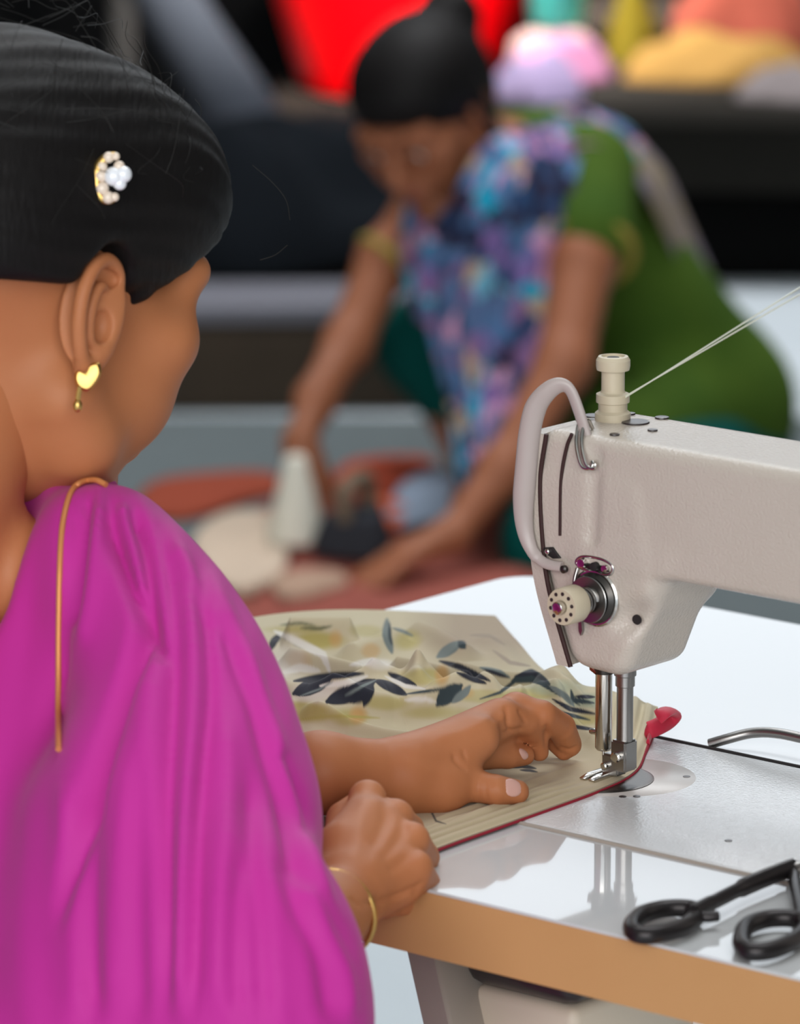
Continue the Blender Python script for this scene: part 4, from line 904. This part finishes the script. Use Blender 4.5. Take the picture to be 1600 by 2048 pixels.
# the stool she sits on
ZS = hip[2]-0.150
st_ = empty('stool', (hip[0],hip[1],0.0), -TH, 'wooden stool under the person in the magenta sari', 'stool')
stm = mat('stool_wood', srgb(120,84,52), 0.6, noise=(12,srgb(104,70,42),0.3))
lathe_obj('seat', [(0.145,ZS-0.034),(0.150,ZS-0.028),(0.150,ZS-0.006),(0.144,ZS),(0.0,ZS)], (0,0,0), (0,0,1), stm, st_, 36)
for k in range(4):
    t = math.pi/4+k*math.pi/2; c_, s_ = math.cos(t), math.sin(t)
    tube_obj('leg', [(0.095*c_,0.095*s_,ZS-0.036),(0.15*c_,0.15*s_,0.0)], 0.016, stm, st_, 12)

# ================================================================== BACK OF THE WORKSHOP
step = struct(box_obj('step', (-3.2,7.86,0), (0.35,9.6,0.125), mat('brown_step', srgb(58,46,32), 0.85, noise=(6,srgb(48,37,25))), None, 0.006, 2, Matrix.Translation((0.0,0.0,0.0))@Matrix.Rotation(R(2.0),4,'Z')))
nose = box_obj('step_nosing', (-3.2,7.845,0.1255), (0.35,8.05,0.150), mat('grey_nosing', srgb(104,104,113), 0.8), step, 0.004, 2, Matrix.Rotation(R(2.0),4,'Z'))

def heap(name, c, sx, sy, h, m, label, cat, seed, rough=0.35, group=None, n=46, rz=0.0, pw=0.6, bend=0.0):
    """a soft heap of cloth: a closed lumpy mound resting on its base"""
    g = np.random.default_rng(seed); ph = g.uniform(0,6.28,(7,)); u = np.linspace(-1,1,n); U, V = np.meshgrid(u,u,indexing='ij')
    # square to disc
    X = U*np.sqrt(1-V*V/2); Y = V*np.sqrt(1-U*U/2); rr = np.sqrt(X*X+Y*Y)
    an = np.arctan2(Y,X); edge = 1+0.10*np.sin(3*an+ph[0])+0.07*np.sin(5*an+ph[1])
    Z = np.clip(1-rr**2,0,1)**pw*(1+rough*(np.sin(4*X+ph[2]+2*np.sin(3*Y+ph[3]))*0.5+0.5*np.sin(7*Y+ph[4]+1.5*np.sin(5*X+ph[5]))))
    top = np.stack([X*edge*sx+bend*Z, Y*edge*sy, np.maximum(Z,0)*h+0.003],-1).reshape(-1,3); bot = top.copy(); bot[:,2] = 0.0
    ii, jj = np.meshgrid(np.arange(n-1),np.arange(n-1),indexing='ij'); q = (ii*n+jj).ravel(); Ft = np.stack([q,q+n,q+n+1,q+1],1); N = n*n
    rim = np.r_[np.arange(n), np.arange(1,n)*n+n-1, (n-1)*n+np.arange(n-2,-1,-1), np.arange(n-2,0,-1)*n]
    Fr = np.stack([rim, np.roll(rim,-1), np.roll(rim,-1)+N, rim+N],1)
    o = raw_obj(name, np.concatenate([top,bot]), np.concatenate([Ft, Ft[:,::-1]+N, Fr]), m)
    o.location = c; o.rotation_euler = (0,0,R(rz)); return tag(o, label, cat, group)
def flat_cloth(name, pts, z, m, label, cat, seed, th=0.006, wave=0.006):
    """a piece of cloth lying on the floor: outline in survey positions, soft waves, real thickness"""
    g = np.random.default_rng(seed); P = [PZ(x,y,z) for x,y in pts]; c = np.mean(P,axis=0); P = catmull(P,6,closed=True); n = len(P); rings = 9; V = []; Fc = []
    ph = g.uniform(0,6.28,4)
    for side in (1,0):
        for r_ in range(rings):
            f = (r_+0.001)/(rings-1)
            for p in P:
                q = c+(p-c)*f; w = wave*(1+math.sin(q[0]*23+ph[0]+2*math.sin(q[1]*17+ph[1])))*(1-f**4*0.7)
                V.append([q[0]-c[0],q[1]-c[1],(th+w) if side else 0.0005])
    for s_ in (0,1):
        for r_ in range(rings-1):
            for i in range(n):
                a=s_*rings*n+r_*n+i; b=s_*rings*n+r_*n+(i+1)%n; q=[a,b,b+n,a+n]; Fc.append(q if s_ else q[::-1])
    for i in range(n):
        a=(rings-1)*n+i; b=(rings-1)*n+(i+1)%n; Fc.append([b,a,a+rings*n,b+rings*n])
    o = raw_obj(name, V, Fc, m); o.location = (c[0],c[1],z); me=o.data
    bm = bmesh.new(); bm.from_mesh(me); bmesh.ops.recalc_face_normals(bm, faces=bm.faces[:]); bm.to_mesh(me); bm.free()
    return tag(o, label, cat)
def cl(name, c, n=0.12): return mat(name, srgb(*c), 0.9, spec=0.08, noise=(25,tuple(min(1,x*(1-n)) for x in srgb(*c)),0.3))

tag(box_obj('floor_shade_sheet', (-3.0,6.25,0.0006), (2.4,7.80,0.0036), cl('floor_shade_grey',(100,108,110)), None, 0.001, 1), 'added grey sheet shading the far floor under the coloured cloths', 'sheet')  # added sheet: its grey stands in for daylight falling off at the back
# cloths spread on the floor where the second woman works
flat_cloth('floor_cloth', [(420,1130),(560,1010),(900,990),(1110,1040),(1230,1180),(1000,1300),(640,1330),(430,1290)], 0.0042, cl('maroon_cloth',(150,84,74)), 'large dull maroon cloth spread on the floor under the kneeling woman', 'cloth', 1)
flat_cloth('cloth_strip', [(270,1020),(330,968),(520,950),(560,985),(480,1012),(360,1045)], 0.0042, cl('rust_cloth',(146,70,52)), 'rust red strip of cloth on the floor left of the white cone', 'cloth', 2)
flat_cloth('cloth_strip', [(668,985),(700,935),(840,925),(870,945),(820,985),(740,1000)], 0.014, cl('brick_cloth',(178,80,58)), 'brick red strip of cloth on the floor right of the white cone', 'cloth', 3)
flat_cloth('cloth_scrap', [(700,1050),(730,1012),(800,1005),(825,1035),(790,1065),(730,1068)], 0.030, cl('orange_cloth',(226,112,76)), 'bright orange cloth scrap beside the dark iron', 'cloth', 4)
flat_cloth('cloth_scrap', [(775,1030),(810,975),(880,945),(925,985),(905,1030),(840,1050),(790,1060)], 0.030, cl('ice_blue_cloth',(168,184,206)), 'pale blue cloth scrap in front of the printed scarf end', 'cloth', 5)
flat_cloth('folded_cloth', [(385,1110),(430,1055),(500,1040),(560,1060),(570,1150),(500,1195),(430,1180)], 0.016, cl('cream_cloth',(206,186,166)), 'cream folded cloth on the floor beside the magenta shoulder', 'cloth', 6, th=0.014)
flat_cloth('cloth_scrap', [(545,1175),(600,1150),(680,1152),(690,1180),(620,1200),(560,1200)], 0.016, cl('beige_cloth',(176,146,126)), 'beige cloth scrap near the table corner', 'cloth', 7)
# upright cone of white thread and a dark iron on its heel
cc = PZ(592,1085,0.030)
lathe_obj_ = empty('thread_cone', cc, 0, 'tall white cone of yarn standing on the floor cloth', 'thread cone')
lathe_obj('yarn', [(0.036,0.004),(0.037,0.010),(0.013,0.106),(0.009,0.109),(0.0,0.109)], (0,0,0), (0,0,1), cl('white_yarn',(228,226,212),0.05), lathe_obj_, 28)
lathe_obj('cone_base', [(0.028,0.0),(0.030,0.004),(0.0,0.004)], (0,0,0), (0,0,1), cl('card',(150,120,90)), lathe_obj_, 24)
ic = PZ(716,1095,0.030)
iron = empty('iron', ic, R(-20), 'dark grey flat iron standing beside the white cone', 'iron')
bm = bmesh.new(); pr = catmull([(-0.040,-0.05,0),(0.040,-0.05,0),(0.036,0.02,0),(0.0,0.085,0),(-0.036,0.02,0)],5,closed=True)
a_ = [bm.verts.new((x,y,0.0)) for x,y,z in pr]; b_ = [bm.verts.new((x,y,0.012)) for x,y,z in pr]; c_ = [bm.verts.new((x*0.72,y*0.8-0.004,0.045)) for x,y,z in pr]; n = len(a_)
for i in range(n): j=(i+1)%n; bm.faces.new((a_[i],a_[j],b_[j],b_[i])); bm.faces.new((b_[i],b_[j],c_[j],c_[i]))
bm.faces.new(a_[::-1]); bm.faces.new(c_); bm_obj('iron_body', bm, cl('iron_grey',(52,54,60)), iron)
tube_obj('handle', catmull([(0,-0.045,0.044),(0,-0.048,0.078),(0,-0.01,0.086),(0,0.030,0.080),(0,0.040,0.044)],6), 0.010, cl('iron_handle',(120,108,92)), iron, 10)

# dark cloth bundles heaped on the step
dk = cl('charcoal_cloth',(20,24,29)); dk2 = cl('slate_cloth',(62,66,74)); dk3 = cl('black_cloth',(10,10,13)); dk4 = cl('mauve_grey_cloth',(74,68,76))
heap('cloth_bundle', (-0.20,8.33,0.151), 0.25, 0.22, 0.19, dk, 'charcoal cloth bundle on the step, just left of the kneeling woman', 'bundle', 11)
ra = PZ(535,360,0.205); rb = PD(270,-120,9.45)
roll = empty('cloth_roll', ra, 0, 'grey cloth roll leaning back over the dark bundle behind the black haired head', 'cloth roll')
tube_obj('roll', [(0,0,0.0), tuple((rb-ra)*0.25+np.array([0.012,0,0])), tuple((rb-ra)*0.6), tuple(rb-ra)], [0.062,0.060,0.056,0.052], dk2, roll, 24)
tube_obj('core', [tuple((rb-ra)*0.995), tuple((rb-ra)*1.02)], 0.018, cl('card_core',(120,104,84)), roll, 16)
heap('cloth_bundle', (-0.12,9.10,0.127), 0.27, 0.20, 0.09, dk3, 'black cloth bundle on the step below the red tub', 'bundle', 14)
heap('cloth_bundle', (-0.92,8.55,0.151), 0.30, 0.32, 0.34, dk3, 'black cloth heap at the far end of the step', 'bundle', 15)
# a thin grey post
po = empty('post', (-0.47,9.75,0), 0, 'thin grey metal post standing at the back wall', 'post')
tube_obj('shaft', [(0,0,0.012),(0,0,1.9)], 0.022, cl('post_grey',(62,61,60)), po, 16)
lathe_obj('base', [(0.07,0),(0.07,0.008),(0.03,0.012),(0,0.012)], (0,0,0), (0,0,1), cl('post_base',(90,88,88)), po, 24)
# black cloth screen across the back of the workshop
def curtain(name, x0, x1, y, z0, z1, m, label, n=160, amp=0.035):
    V=[]; Fc=[]
    for side in (0,1):
        for k,z in enumerate((z0,z1)):
            for i in range(n+1):
                x = x0+(x1-x0)*i/n; V.append((x, y+amp*math.sin(i*0.75)*(1.0-0.3*k)+0.012*math.sin(i*0.21)+side*0.004, z))
    m_=n+1
    for i in range(n):
        Fc += [[i,i+1,m_+i+1,m_+i],[2*m_+i+1,2*m_+i,3*m_+i,3*m_+i+1],[m_+i,m_+i+1,3*m_+i+1,3*m_+i],[i+1,i,2*m_+i,2*m_+i+1]]
    o = raw_obj(name, V, Fc, m); return tag(o, label, 'curtain')
curtain('curtain', -4.5, 4.5, 10.2, 0.01, 1.95, cl('black_curtain',(11,11,12)), 'black curtain hanging across the back wall under the windows')
# red tub
tub = empty('plastic_tub', (0.0,9.72,0.0), 0, 'big bright red plastic tub behind the dark haired kneeling woman', 'tub')
redm = mat('red_plastic', (0.95,0.0,0.003), 0.5, spec=0.1)
TH_ = 0.262
lathe_obj('tub_body', [(0.150,0.1805),(0.168,0.188),(0.212,0.34),(0.235,0.50),(0.238,0.502),(0.228,0.50),(0.204,0.34),(0.160,0.198),(0.0,0.194)], (0,0,0), (0,0,1), redm, tub, 48)
lathe_obj('rim', [(0.232,0.493),(0.247,0.498),(0.250,0.506),(0.244,0.512),(0.230,0.506)], (0,0,0), (0,0,1), redm, tub, 48)
stand = empty('stool', (0.0,9.72,0.0), 0, 'low dark wooden stool carrying the red tub', 'stool')
dkw = cl('dark_wood',(44,38,34))
box_obj('seat', (-0.21,-0.17,0.145), (0.21,0.19,0.1800), dkw, stand, 0.006)
for sx in (-1,1):
    for sy in (-1,1): box_obj('leg', (sx*0.17-0.02,sy*0.15-0.02,0), (sx*0.17+0.02,sy*0.15+0.02,0.1445), dkw, stand, 0.004)
# unseen lamp added above the view to brighten the red tub
pl_ = empty('added_lamp', (-0.05,8.75,1.36), 0, 'added lamp out of view brightening the tub and the low table', 'lamp')
tube_obj('added_cord', [(0,0,0.16),(0,0,2.835)], 0.004, cl('cord_black',(20,20,20)), pl_, 8)
lathe_obj('added_lampshade', [(0.130,0.0),(0.133,0.002),(0.050,0.115),(0.024,0.160),(0.0,0.162),(0.0,0.156),(0.020,0.154),(0.046,0.110),(0.126,0.003)], (0,0,0), (0,0,1), cl('shade_green',(60,76,66)), pl_, 32)
wl = bpy.data.lights.new('added_tub_light', 'AREA'); wl.shape = 'DISK'; wl.size = 0.16; wl.energy = 26; wl.color = (1.0,0.96,0.90); wl.spread = R(80)
wo = bpy.data.objects.new('added_tub_light', wl); COL.objects.link(wo); wo.parent = pl_; wo.location = (0,0,-0.004); wo.rotation_euler = (Vector((0.0,9.6,0.30))-Vector((-0.05,8.75,1.356))).to_track_quat('-Z','Y').to_euler()
# low work table with folded cloth and a cup on it
lt_ = empty('low_table', (0.72,9.05,0), R(-4), 'low dark olive table behind the green kurta with cloth piled on it', 'table')
ol = cl('olive_black_wood',(29,28,25))
box_obj('table_top', (-0.56,-0.30,0.262), (0.75,0.34,0.292), cl('grey_table_top',(54,51,47)), lt_, 0.004)
box_obj('apron', (-0.54,-0.285,0.155), (0.73,-0.265,0.2615), ol, lt_, 0.003); box_obj('apron', (-0.54,0.30,0.155), (0.73,0.32,0.2615), ol, lt_, 0.003)
for sx in (-0.53,0.69):
    for sy in (-0.262,0.262): box_obj('leg', (sx,sy,0), (sx+0.035,sy+0.035,0.2615), ol, lt_, 0.003)
TT = 0.2925
def tp(x, y): q = PZ(x, y, TT); return q
sh = empty('storage_box', (0.90,9.62,0), R(-4), 'dark covered crate standing behind the low table', 'crate')
box_obj('crate_body', (-0.60,-0.12,0.0), (0.75,0.20,0.30), cl('crate_dark',(46,42,40)), sh, 0.006); box_obj('crate_lid', (-0.61,-0.13,0.3005), (0.76,0.21,0.325), cl('crate_lid',(70,62,56)), sh, 0.004)
heap('cloth_pile', (0.215,8.87,TT), 0.075, 0.09, 0.055, cl('lilac_cloth',(160,144,180)), 'lilac white cloth pile at the near corner of the low table', 'cloth', 21)
heap('cloth_pile', (0.245,9.06,TT), 0.080, 0.085, 0.06, cl('pink_cloth',(190,128,164)), 'pale pink cloth pile beside the red tub', 'cloth', 22)
heap('cloth_pile', (0.252,9.24,TT), 0.065, 0.07, 0.055, cl('blush_cloth',(190,158,152)), 'blush cloth pile under the turquoise cup', 'cloth', 23, pw=0.25, rough=0.05)
heap('cloth_pile', (0.50,9.06,TT), 0.15, 0.085, 0.065, cl('mustard_cloth',(176,136,76)), 'mustard yellow cloth roll along the back of the low table', 'cloth', 24)
heap('cloth_pile', (0.375,9.27,TT), 0.045, 0.06, 0.11, cl('moss_cloth',(128,112,34)), 'moss yellow cloth pile behind the mustard roll', 'cloth', 25)
heap('cloth_pile', (0.55,9.27,TT), 0.115, 0.06, 0.13, cl('salmon_cloth',(168,86,70)), 'salmon red cloth pile at the far end of the low table', 'cloth', 26, pw=0.4)
heap('cloth_pile', (0.60,8.86,TT), 0.08, 0.07, 0.04, cl('mauve_cloth',(150,140,140)), 'grey mauve cloth hanging over the low table end', 'cloth', 27)
filler = tag(box_obj('undertable_shade', (0.23,8.86,0.0), (1.42,9.22,0.150), cl('shade_black',(8,8,8)), None, 0.03, 4), 'added black bale pushed under the low table', 'filler')  # black box added so the space under the low table reads as shade
cup = empty('cup', (0.252,9.24,TT+0.0625), 0, 'turquoise plastic cup on top of the blush cloth pile', 'cup')
lathe_obj('cup_body', [(0.038,0.0),(0.042,0.004),(0.052,0.085),(0.054,0.088),(0.049,0.086),(0.040,0.006),(0,0.006)], (0,0,0), (0,0,1), mat('turquoise_plastic', srgb(84,222,206), 0.4), cup, 28)
lathe_obj('base_ring', [(0.036,-0.003),(0.040,0.0),(0.0,0.0)], (0,0,0), (0,0,1), mat('teal_plastic', srgb(60,190,180), 0.4), cup, 24)

# ------------------------------------------------------------------ the kneeling woman
far = empty('person', (0.36,7.35,0.0), 0, 'person kneeling on the floor in a green kurta and blue pink printed scarf', 'person')
FP = np.array(far.location)
fR = rotm(0,0,152) @ rotm(-30,0,0) @ rotm(0,7,0); fS = 0.97
fO = PD(838,222,7.22) - fR@(np.array([0,0.01,0.02])*fS)
Vf, Ff = head_parts(0.0030, fS, 1.0); Vf = Vf@fR.T+fO
fx = lambda p: fR@np.asarray(p)+fO-FP
def fp(x, y, d): return PD(x, y, d)
bv_ = Vol(fp(480,1200,6.9)-np.array([0.05,0.1,0.10]), np.array([0.78,8.0,0.75]), 0.0055)
fneck = fO + fR@np.array([0,-0.02,-0.05])
chest = fp(1085,385,7.36); hips = fp(1400,850,7.56)
bv_.cone(fneck, fp(990,330,7.30), 0.050, 0.055, 0); bv_.cone(fp(1000,340,7.31), chest, 0.055, 0.075, 0.04)
bv_.cone(chest, hips, 0.080, 0.090, 0.05)
fsL = fp(1175,345,7.28); fsR = fp(860,420,7.42)
bv_.cone(chest, fsL, 0.07, 0.046, 0.04); bv_.cone(chest, fsR, 0.065, 0.042, 0.04)
bv_.chain([fsL, fp(1165,520,7.17), fp(1128,730,7.10), fp(1005,940,7.03), fp(905,1070,6.98)], [0.046,0.040,0.034,0.028,0.021], 0.02)
bv_.chain([fsR, fp(770,520,7.40), fp(695,690,7.34), fp(632,800,7.26), fp(600,885,7.20)], [0.042,0.034,0.030,0.025,0.019], 0.02)
def far_hand(v, wr, dirs, s_=1.0):
    for (ex, ey, ed, L, r) in dirs:
        mid_ = wr+np.array([ex,ey,ed])*0.075; tip = mid_+np.array([ex*0.9,ey*0.9,ed-0.25])*L
        v.cone(wr, mid_, 0.019, 0.0105, 0.010); v.cone(mid_, tip, 0.0095, 0.0075, 0.002)
far_hand(bv_, fp(905,1070,6.98), [(-0.93,-0.20,-0.25,0.07,0),(-0.88,-0.36,-0.28,0.075,0),(-0.80,-0.50,-0.28,0.07,0),(-0.70,-0.62,-0.25,0.055,0),(-0.75,0.35,-0.35,0.05,0)])
far_hand(bv_, fp(600,885,7.20), [(-0.20,-0.45,-0.75,0.05,0),(-0.02,-0.50,-0.78,0.055,0),(0.16,-0.48,-0.78,0.05,0),(0.32,-0.42,-0.76,0.04,0),(0.45,-0.1,-0.6,0.03,0)])
# thighs, shins and feet under the salwar
kL = fp(1130,1085,7.04); kR = fp(855,690,7.50); sR = fp(972,962,7.36); fL = fp(1330,1050,7.22)
bv_.chain([hips, kL], [0.085,0.055], 0.03); bv_.chain([hips, kR, sR], [0.085,0.046,0.034], 0.03)
bv_.chain([kL, fL], [0.052,0.034], 0.02)
bv_.cone(sR, np.array([sR[0]-0.03,sR[1]-0.10,0.026]), 0.032, 0.024, 0.01)
bv_.cone(fL, np.array([fL[0]+0.06,fL[1]+0.08,0.028]), 0.032, 0.024, 0.01)
Vq, Fq = bv_.mesh(); Vq = relax(Vq,Fq,2)
Va, Fa = join_vf([(Vf,Ff),(Vq,Fq)])
raw_obj('body', Va-FP, Fa, skB, far); face_bits(fx, far, fS)
# hair with a bun
fh = Vol((-0.115,-0.19,-0.14), (0.115,0.12,0.18), 0.0035)
fh.ell((0,-0.022,0.050), (0.084,0.100,0.086), 0); fh.ell((0,0.010,0.066), (0.078,0.080,0.064), 0.02); fh.ell((0,-0.065,0.00), (0.066,0.055,0.07), 0.03)
fh.ell((-0.018,-0.105,0.085), (0.042,0.040,0.042), 0.012)
X = fh.lo[0]+fh.h*np.arange(fh.n[0])[:,None,None]; Y = fh.lo[1]+fh.h*np.arange(fh.n[1])[None,:,None]; Z = fh.lo[2]+fh.h*np.arange(fh.n[2])[None,None,:]
fh.comb((slice(None),)*3, (np.maximum((Z-(0.000+0.72*(Y-0.020)))*0.8, 0.004-Y)+0*X).astype(np.float32), 0.008, True)
for sg in (-1,1): fh.cone((0.076*sg,-0.010,0.035), (0.074*sg,-0.020,-0.040), 0.016, 0.014, 0.01)
Vz, Fz = fh.mesh(); Vz = relax(Vz,Fz,2); raw_obj('hair', (Vz*fS)@fR.T+fO-FP, Fz, hairm, far)
# green kurta
gk = mat('green_kurta', srgb(76,100,34), 0.85, spec=0.1, noise=(9,srgb(50,78,24),0.25))
kv = Vol(np.array([0.0,6.85,0.006]), np.array([0.85,8.05,0.66]), 0.006)
kv.cone(fp(1010,345,7.33), chest+np.array([0.005,0.01,-0.005]), 0.075, 0.098, 0.0)
kv.cone(chest+np.array([0.005,0.01,0.0]), hips+np.array([0.005,0,0.02]), 0.104, 0.118, 0.04)
kv.cone(chest, fsL, 0.085, 0.060, 0.03); kv.cone(chest, fsR, 0.075, 0.055, 0.03)
kv.cone(fsL, fp(1180,470,7.19), 0.060, 0.056, 0.02); kv.cone(fsR, fp(778,500,7.41), 0.054, 0.044, 0.02)
kv.cone(hips+np.array([0.0,0,0.03]), fp(1230,900,7.30), 0.110, 0.075, 0.04)
kv.box((0.4,7.5,-0.2),(1,1,0.206),0.001,sub=True)
kv.cone(fneck+np.array([0,0,0.03]), fp(985,320,7.29), 0.062, 0.060, 0.004, sub=True)
a2 = fp(1165,520,7.17)-fsL; a2 = a2/np.linalg.norm(a2)
Vk, Fk = kv.mesh(); Vk = relax(Vk,Fk,3)
raw_obj('kurta', Vk-FP, Fk, gk, far)
ytr = mat('yellow_trim', srgb(150,132,52), 0.8)
def band(c, ax_, r, w): 
    ax_=ax_/np.linalg.norm(ax_); u1_=np.cross(ax_,[0,0,1.]); u1_/=np.linalg.norm(u1_); u2_=np.cross(ax_,u1_)
    return [c+u1_*r*math.cos(t)+u2_*r*math.sin(t)-FP for t in np.linspace(0,2*math.pi,36,endpoint=False)]
tag(tube_obj('cuff', band(fp(1178,505,7.185), fp(1165,520,7.17)-fsL, 0.053, 0), 0.0085, ytr, far, 10, closed=True), 'yellow sleeve cuff')
tag(tube_obj('cuff', band(fp(776,525,7.405), fp(770,520,7.40)-fsR, 0.041, 0), 0.0080, ytr, far, 10, closed=True), 'yellow sleeve cuff')
# teal salwar
ts = mat('teal_salwar', srgb(4,86,80), 0.8, spec=0.1, noise=(6,srgb(2,70,66),0.3))
tv2 = Vol(np.array([-0.06,6.70,0.0]), np.array([0.85,7.9,0.45]), 0.0065)
tv2.chain([hips+np.array([0,0,-0.02]), kL], [0.112,0.074], 0.03); tv2.chain([hips+np.array([0,0,-0.02]), kR, sR+np.array([0.01,0.03,0.03])], [0.105,0.062,0.046], 0.03)
tv2.chain([kL, fL+np.array([-0.02,-0.02,0.01])], [0.072,0.050], 0.03); tv2.cone(hips, np.array([hips[0],hips[1],0.10]), 0.115, 0.11, 0.03)
tv2.box((0.4,7.4,-0.2),(1,1,0.202),0.001,sub=True)
Vt2, Ft2 = tv2.mesh(); Vt2 = relax(Vt2,Ft2,3); raw_obj('salwar', Vt2-FP, Ft2, ts, far)
# printed scarf: a wide band over the shoulder, down the front, and a narrower one down the back
pm = bpy.data.materials.new('printed_scarf'); pm.use_nodes = True; nt = pm.node_tree; pb = nt.nodes['Principled BSDF']; pb.inputs['Roughness'].default_value = 0.8; pb.inputs['Specular IOR Level'].default_value = 0.1
tc = nt.nodes.new('ShaderNodeTexCoord'); vo = nt.nodes.new('ShaderNodeTexVoronoi'); vo.inputs['Scale'].default_value = 36; vo.inputs['Randomness'].default_value = 1.0
cr = nt.nodes.new('ShaderNodeValToRGB'); cr.color_ramp.interpolation = 'CONSTANT'
for e in range(len(cr.color_ramp.elements)-1): cr.color_ramp.elements.remove(cr.color_ramp.elements[-1])
for i, c in enumerate(((84,116,158),(44,68,104),(110,172,196),(132,100,142),(200,150,184),(46,44,66),(20,164,196),(180,156,134),(126,104,160),(86,108,146))):
    e = cr.color_ramp.elements[0] if i == 0 else cr.color_ramp.elements.new(i/10); e.position = i/10; e.color = (*srgb(*c),1)
sx_ = nt.nodes.new('ShaderNodeSeparateColor'); nz_ = nt.nodes.new('ShaderNodeTexNoise'); nz_.inputs['Scale'].default_value = 18; mx_ = nt.nodes.new('ShaderNodeMixRGB'); mx_.inputs['Fac'].default_value = 0.06
nt.links.new(tc.outputs['Object'], nz_.inputs['Vector']); nt.links.new(tc.outputs['Object'], mx_.inputs['Color1']); nt.links.new(nz_.outputs['Color'], mx_.inputs['Color2']); nt.links.new(mx_.outputs['Color'], vo.inputs['Vector'])
nt.links.new(vo.outputs['Color'], sx_.inputs['Color']); nt.links.new(sx_.outputs[0], cr.inputs['Fac']); nt.links.new(cr.outputs['Color'], pb.inputs['Base Color'])
def drape(name, rows, m, parent, th=0.004, sub=5, cols=28, amp=0.008, waves=5):
    """cloth band: rows of (left point, right point), bulging along the sight line a little, with pleats"""
    Lp = catmull([r_[0] for r_ in rows], sub); Rp = catmull([r_[1] for r_ in rows], sub); Bp = np.interp(np.linspace(0,1,len(Lp)), np.linspace(0,1,len(rows)), [r_[2] for r_ in rows]); n = len(Lp); V=[]
    out = np.array([-0.15,-1.0,0.35]); out/=np.linalg.norm(out)
    for side in (0,1):
        for i in range(n):
            for k in range(cols+1):
                f = k/cols; q = Lp[i]*(1-f)+Rp[i]*f + out*(Bp[i]*math.sin(math.pi*f)+amp*math.sin(waves*2*math.pi*f+0.06*i)-side*th)
                V.append(q-FP)
    m_=cols+1; N=n*m_; Fc=[]
    for i in range(n-1):
        for k in range(cols): a=i*m_+k; Fc.append([a,a+1,a+m_+1,a+m_]); Fc.append([N+a+1,N+a,N+a+m_,N+a+m_+1])
    rim=[i*m_ for i in range(n)]; rr=[i*m_+cols for i in range(n)]
    for e_,fl_ in ((rim,1),(rr,0),(list(range(m_)),0),([(n-1)*m_+k for k in range(m_)],1)):
        for a,b in zip(e_,e_[1:]): q=[a,b,b+N,a+N]; Fc.append(q if fl_ else q[::-1])
    return raw_obj(name, V, Fc, m, parent)
scarf = drape('scarf', [(fp(1010,262,7.30),fp(1210,262,7.42),0.02),(fp(985,275,7.22),fp(1180,268,7.28),0.03),(fp(945,320,7.17),fp(1155,345,7.19),0.035),(fp(905,400,7.16),fp(1148,460,7.16),0.04),
    (fp(850,480,7.20),fp(1115,560,7.16),0.04),(fp(842,590,7.22),fp(1090,650,7.14),0.04),(fp(868,700,7.20),fp(1062,740,7.12),0.035),(fp(895,800,7.17),fp(1035,820,7.10),0.03),(fp(908,890,7.14),fp(1010,890,7.07),0.02),(fp(920,960,7.10),fp(985,955,7.05),0.012),(fp(935,1010,7.07),fp(970,1000,7.04),0.006)], pm, far)
tag(drape('scarf_end', [(fp(812,405,7.33),fp(885,440,7.26),0.006),(fp(800,470,7.32),fp(880,520,7.22),0.01),(fp(808,560,7.30),fp(880,600,7.21),0.01),(fp(830,640,7.27),fp(890,670,7.20),0.01)], pm, far, amp=0.004, waves=2), 'printed scarf end hanging below the throat')
mb = mat('lilac_scarf_edge', srgb(122,112,128), 0.8, noise=(16,srgb(140,124,92),0.12))
tag(drape('scarf_shoulder', [(fp(1012,250,7.30),fp(1120,300,7.22),0.010),(fp(1080,220,7.34),fp(1180,288,7.22),0.010),(fp(1165,216,7.37),fp(1218,296,7.23),0.010),(fp(1250,250,7.40),fp(1244,325,7.26),0.008),(fp(1290,290,7.41),fp(1262,350,7.27),0.006)], pm, far, amp=0.003, waves=2, cols=12), 'printed scarf fold passing over the shoulder')
tag(drape('scarf_back', [(fp(1285,284,7.41),fp(1258,345,7.27),0.008),(fp(1335,345,7.43),fp(1296,395,7.30),0.007),(fp(1382,450,7.46),fp(1340,490,7.36),0.006),(fp(1432,560,7.49),fp(1392,592,7.42),0.004),(fp(1480,660,7.52),fp(1452,690,7.46),0.003)], mb, far, amp=0.003, waves=2, cols=12), 'tan and lilac scarf edge running down the back')
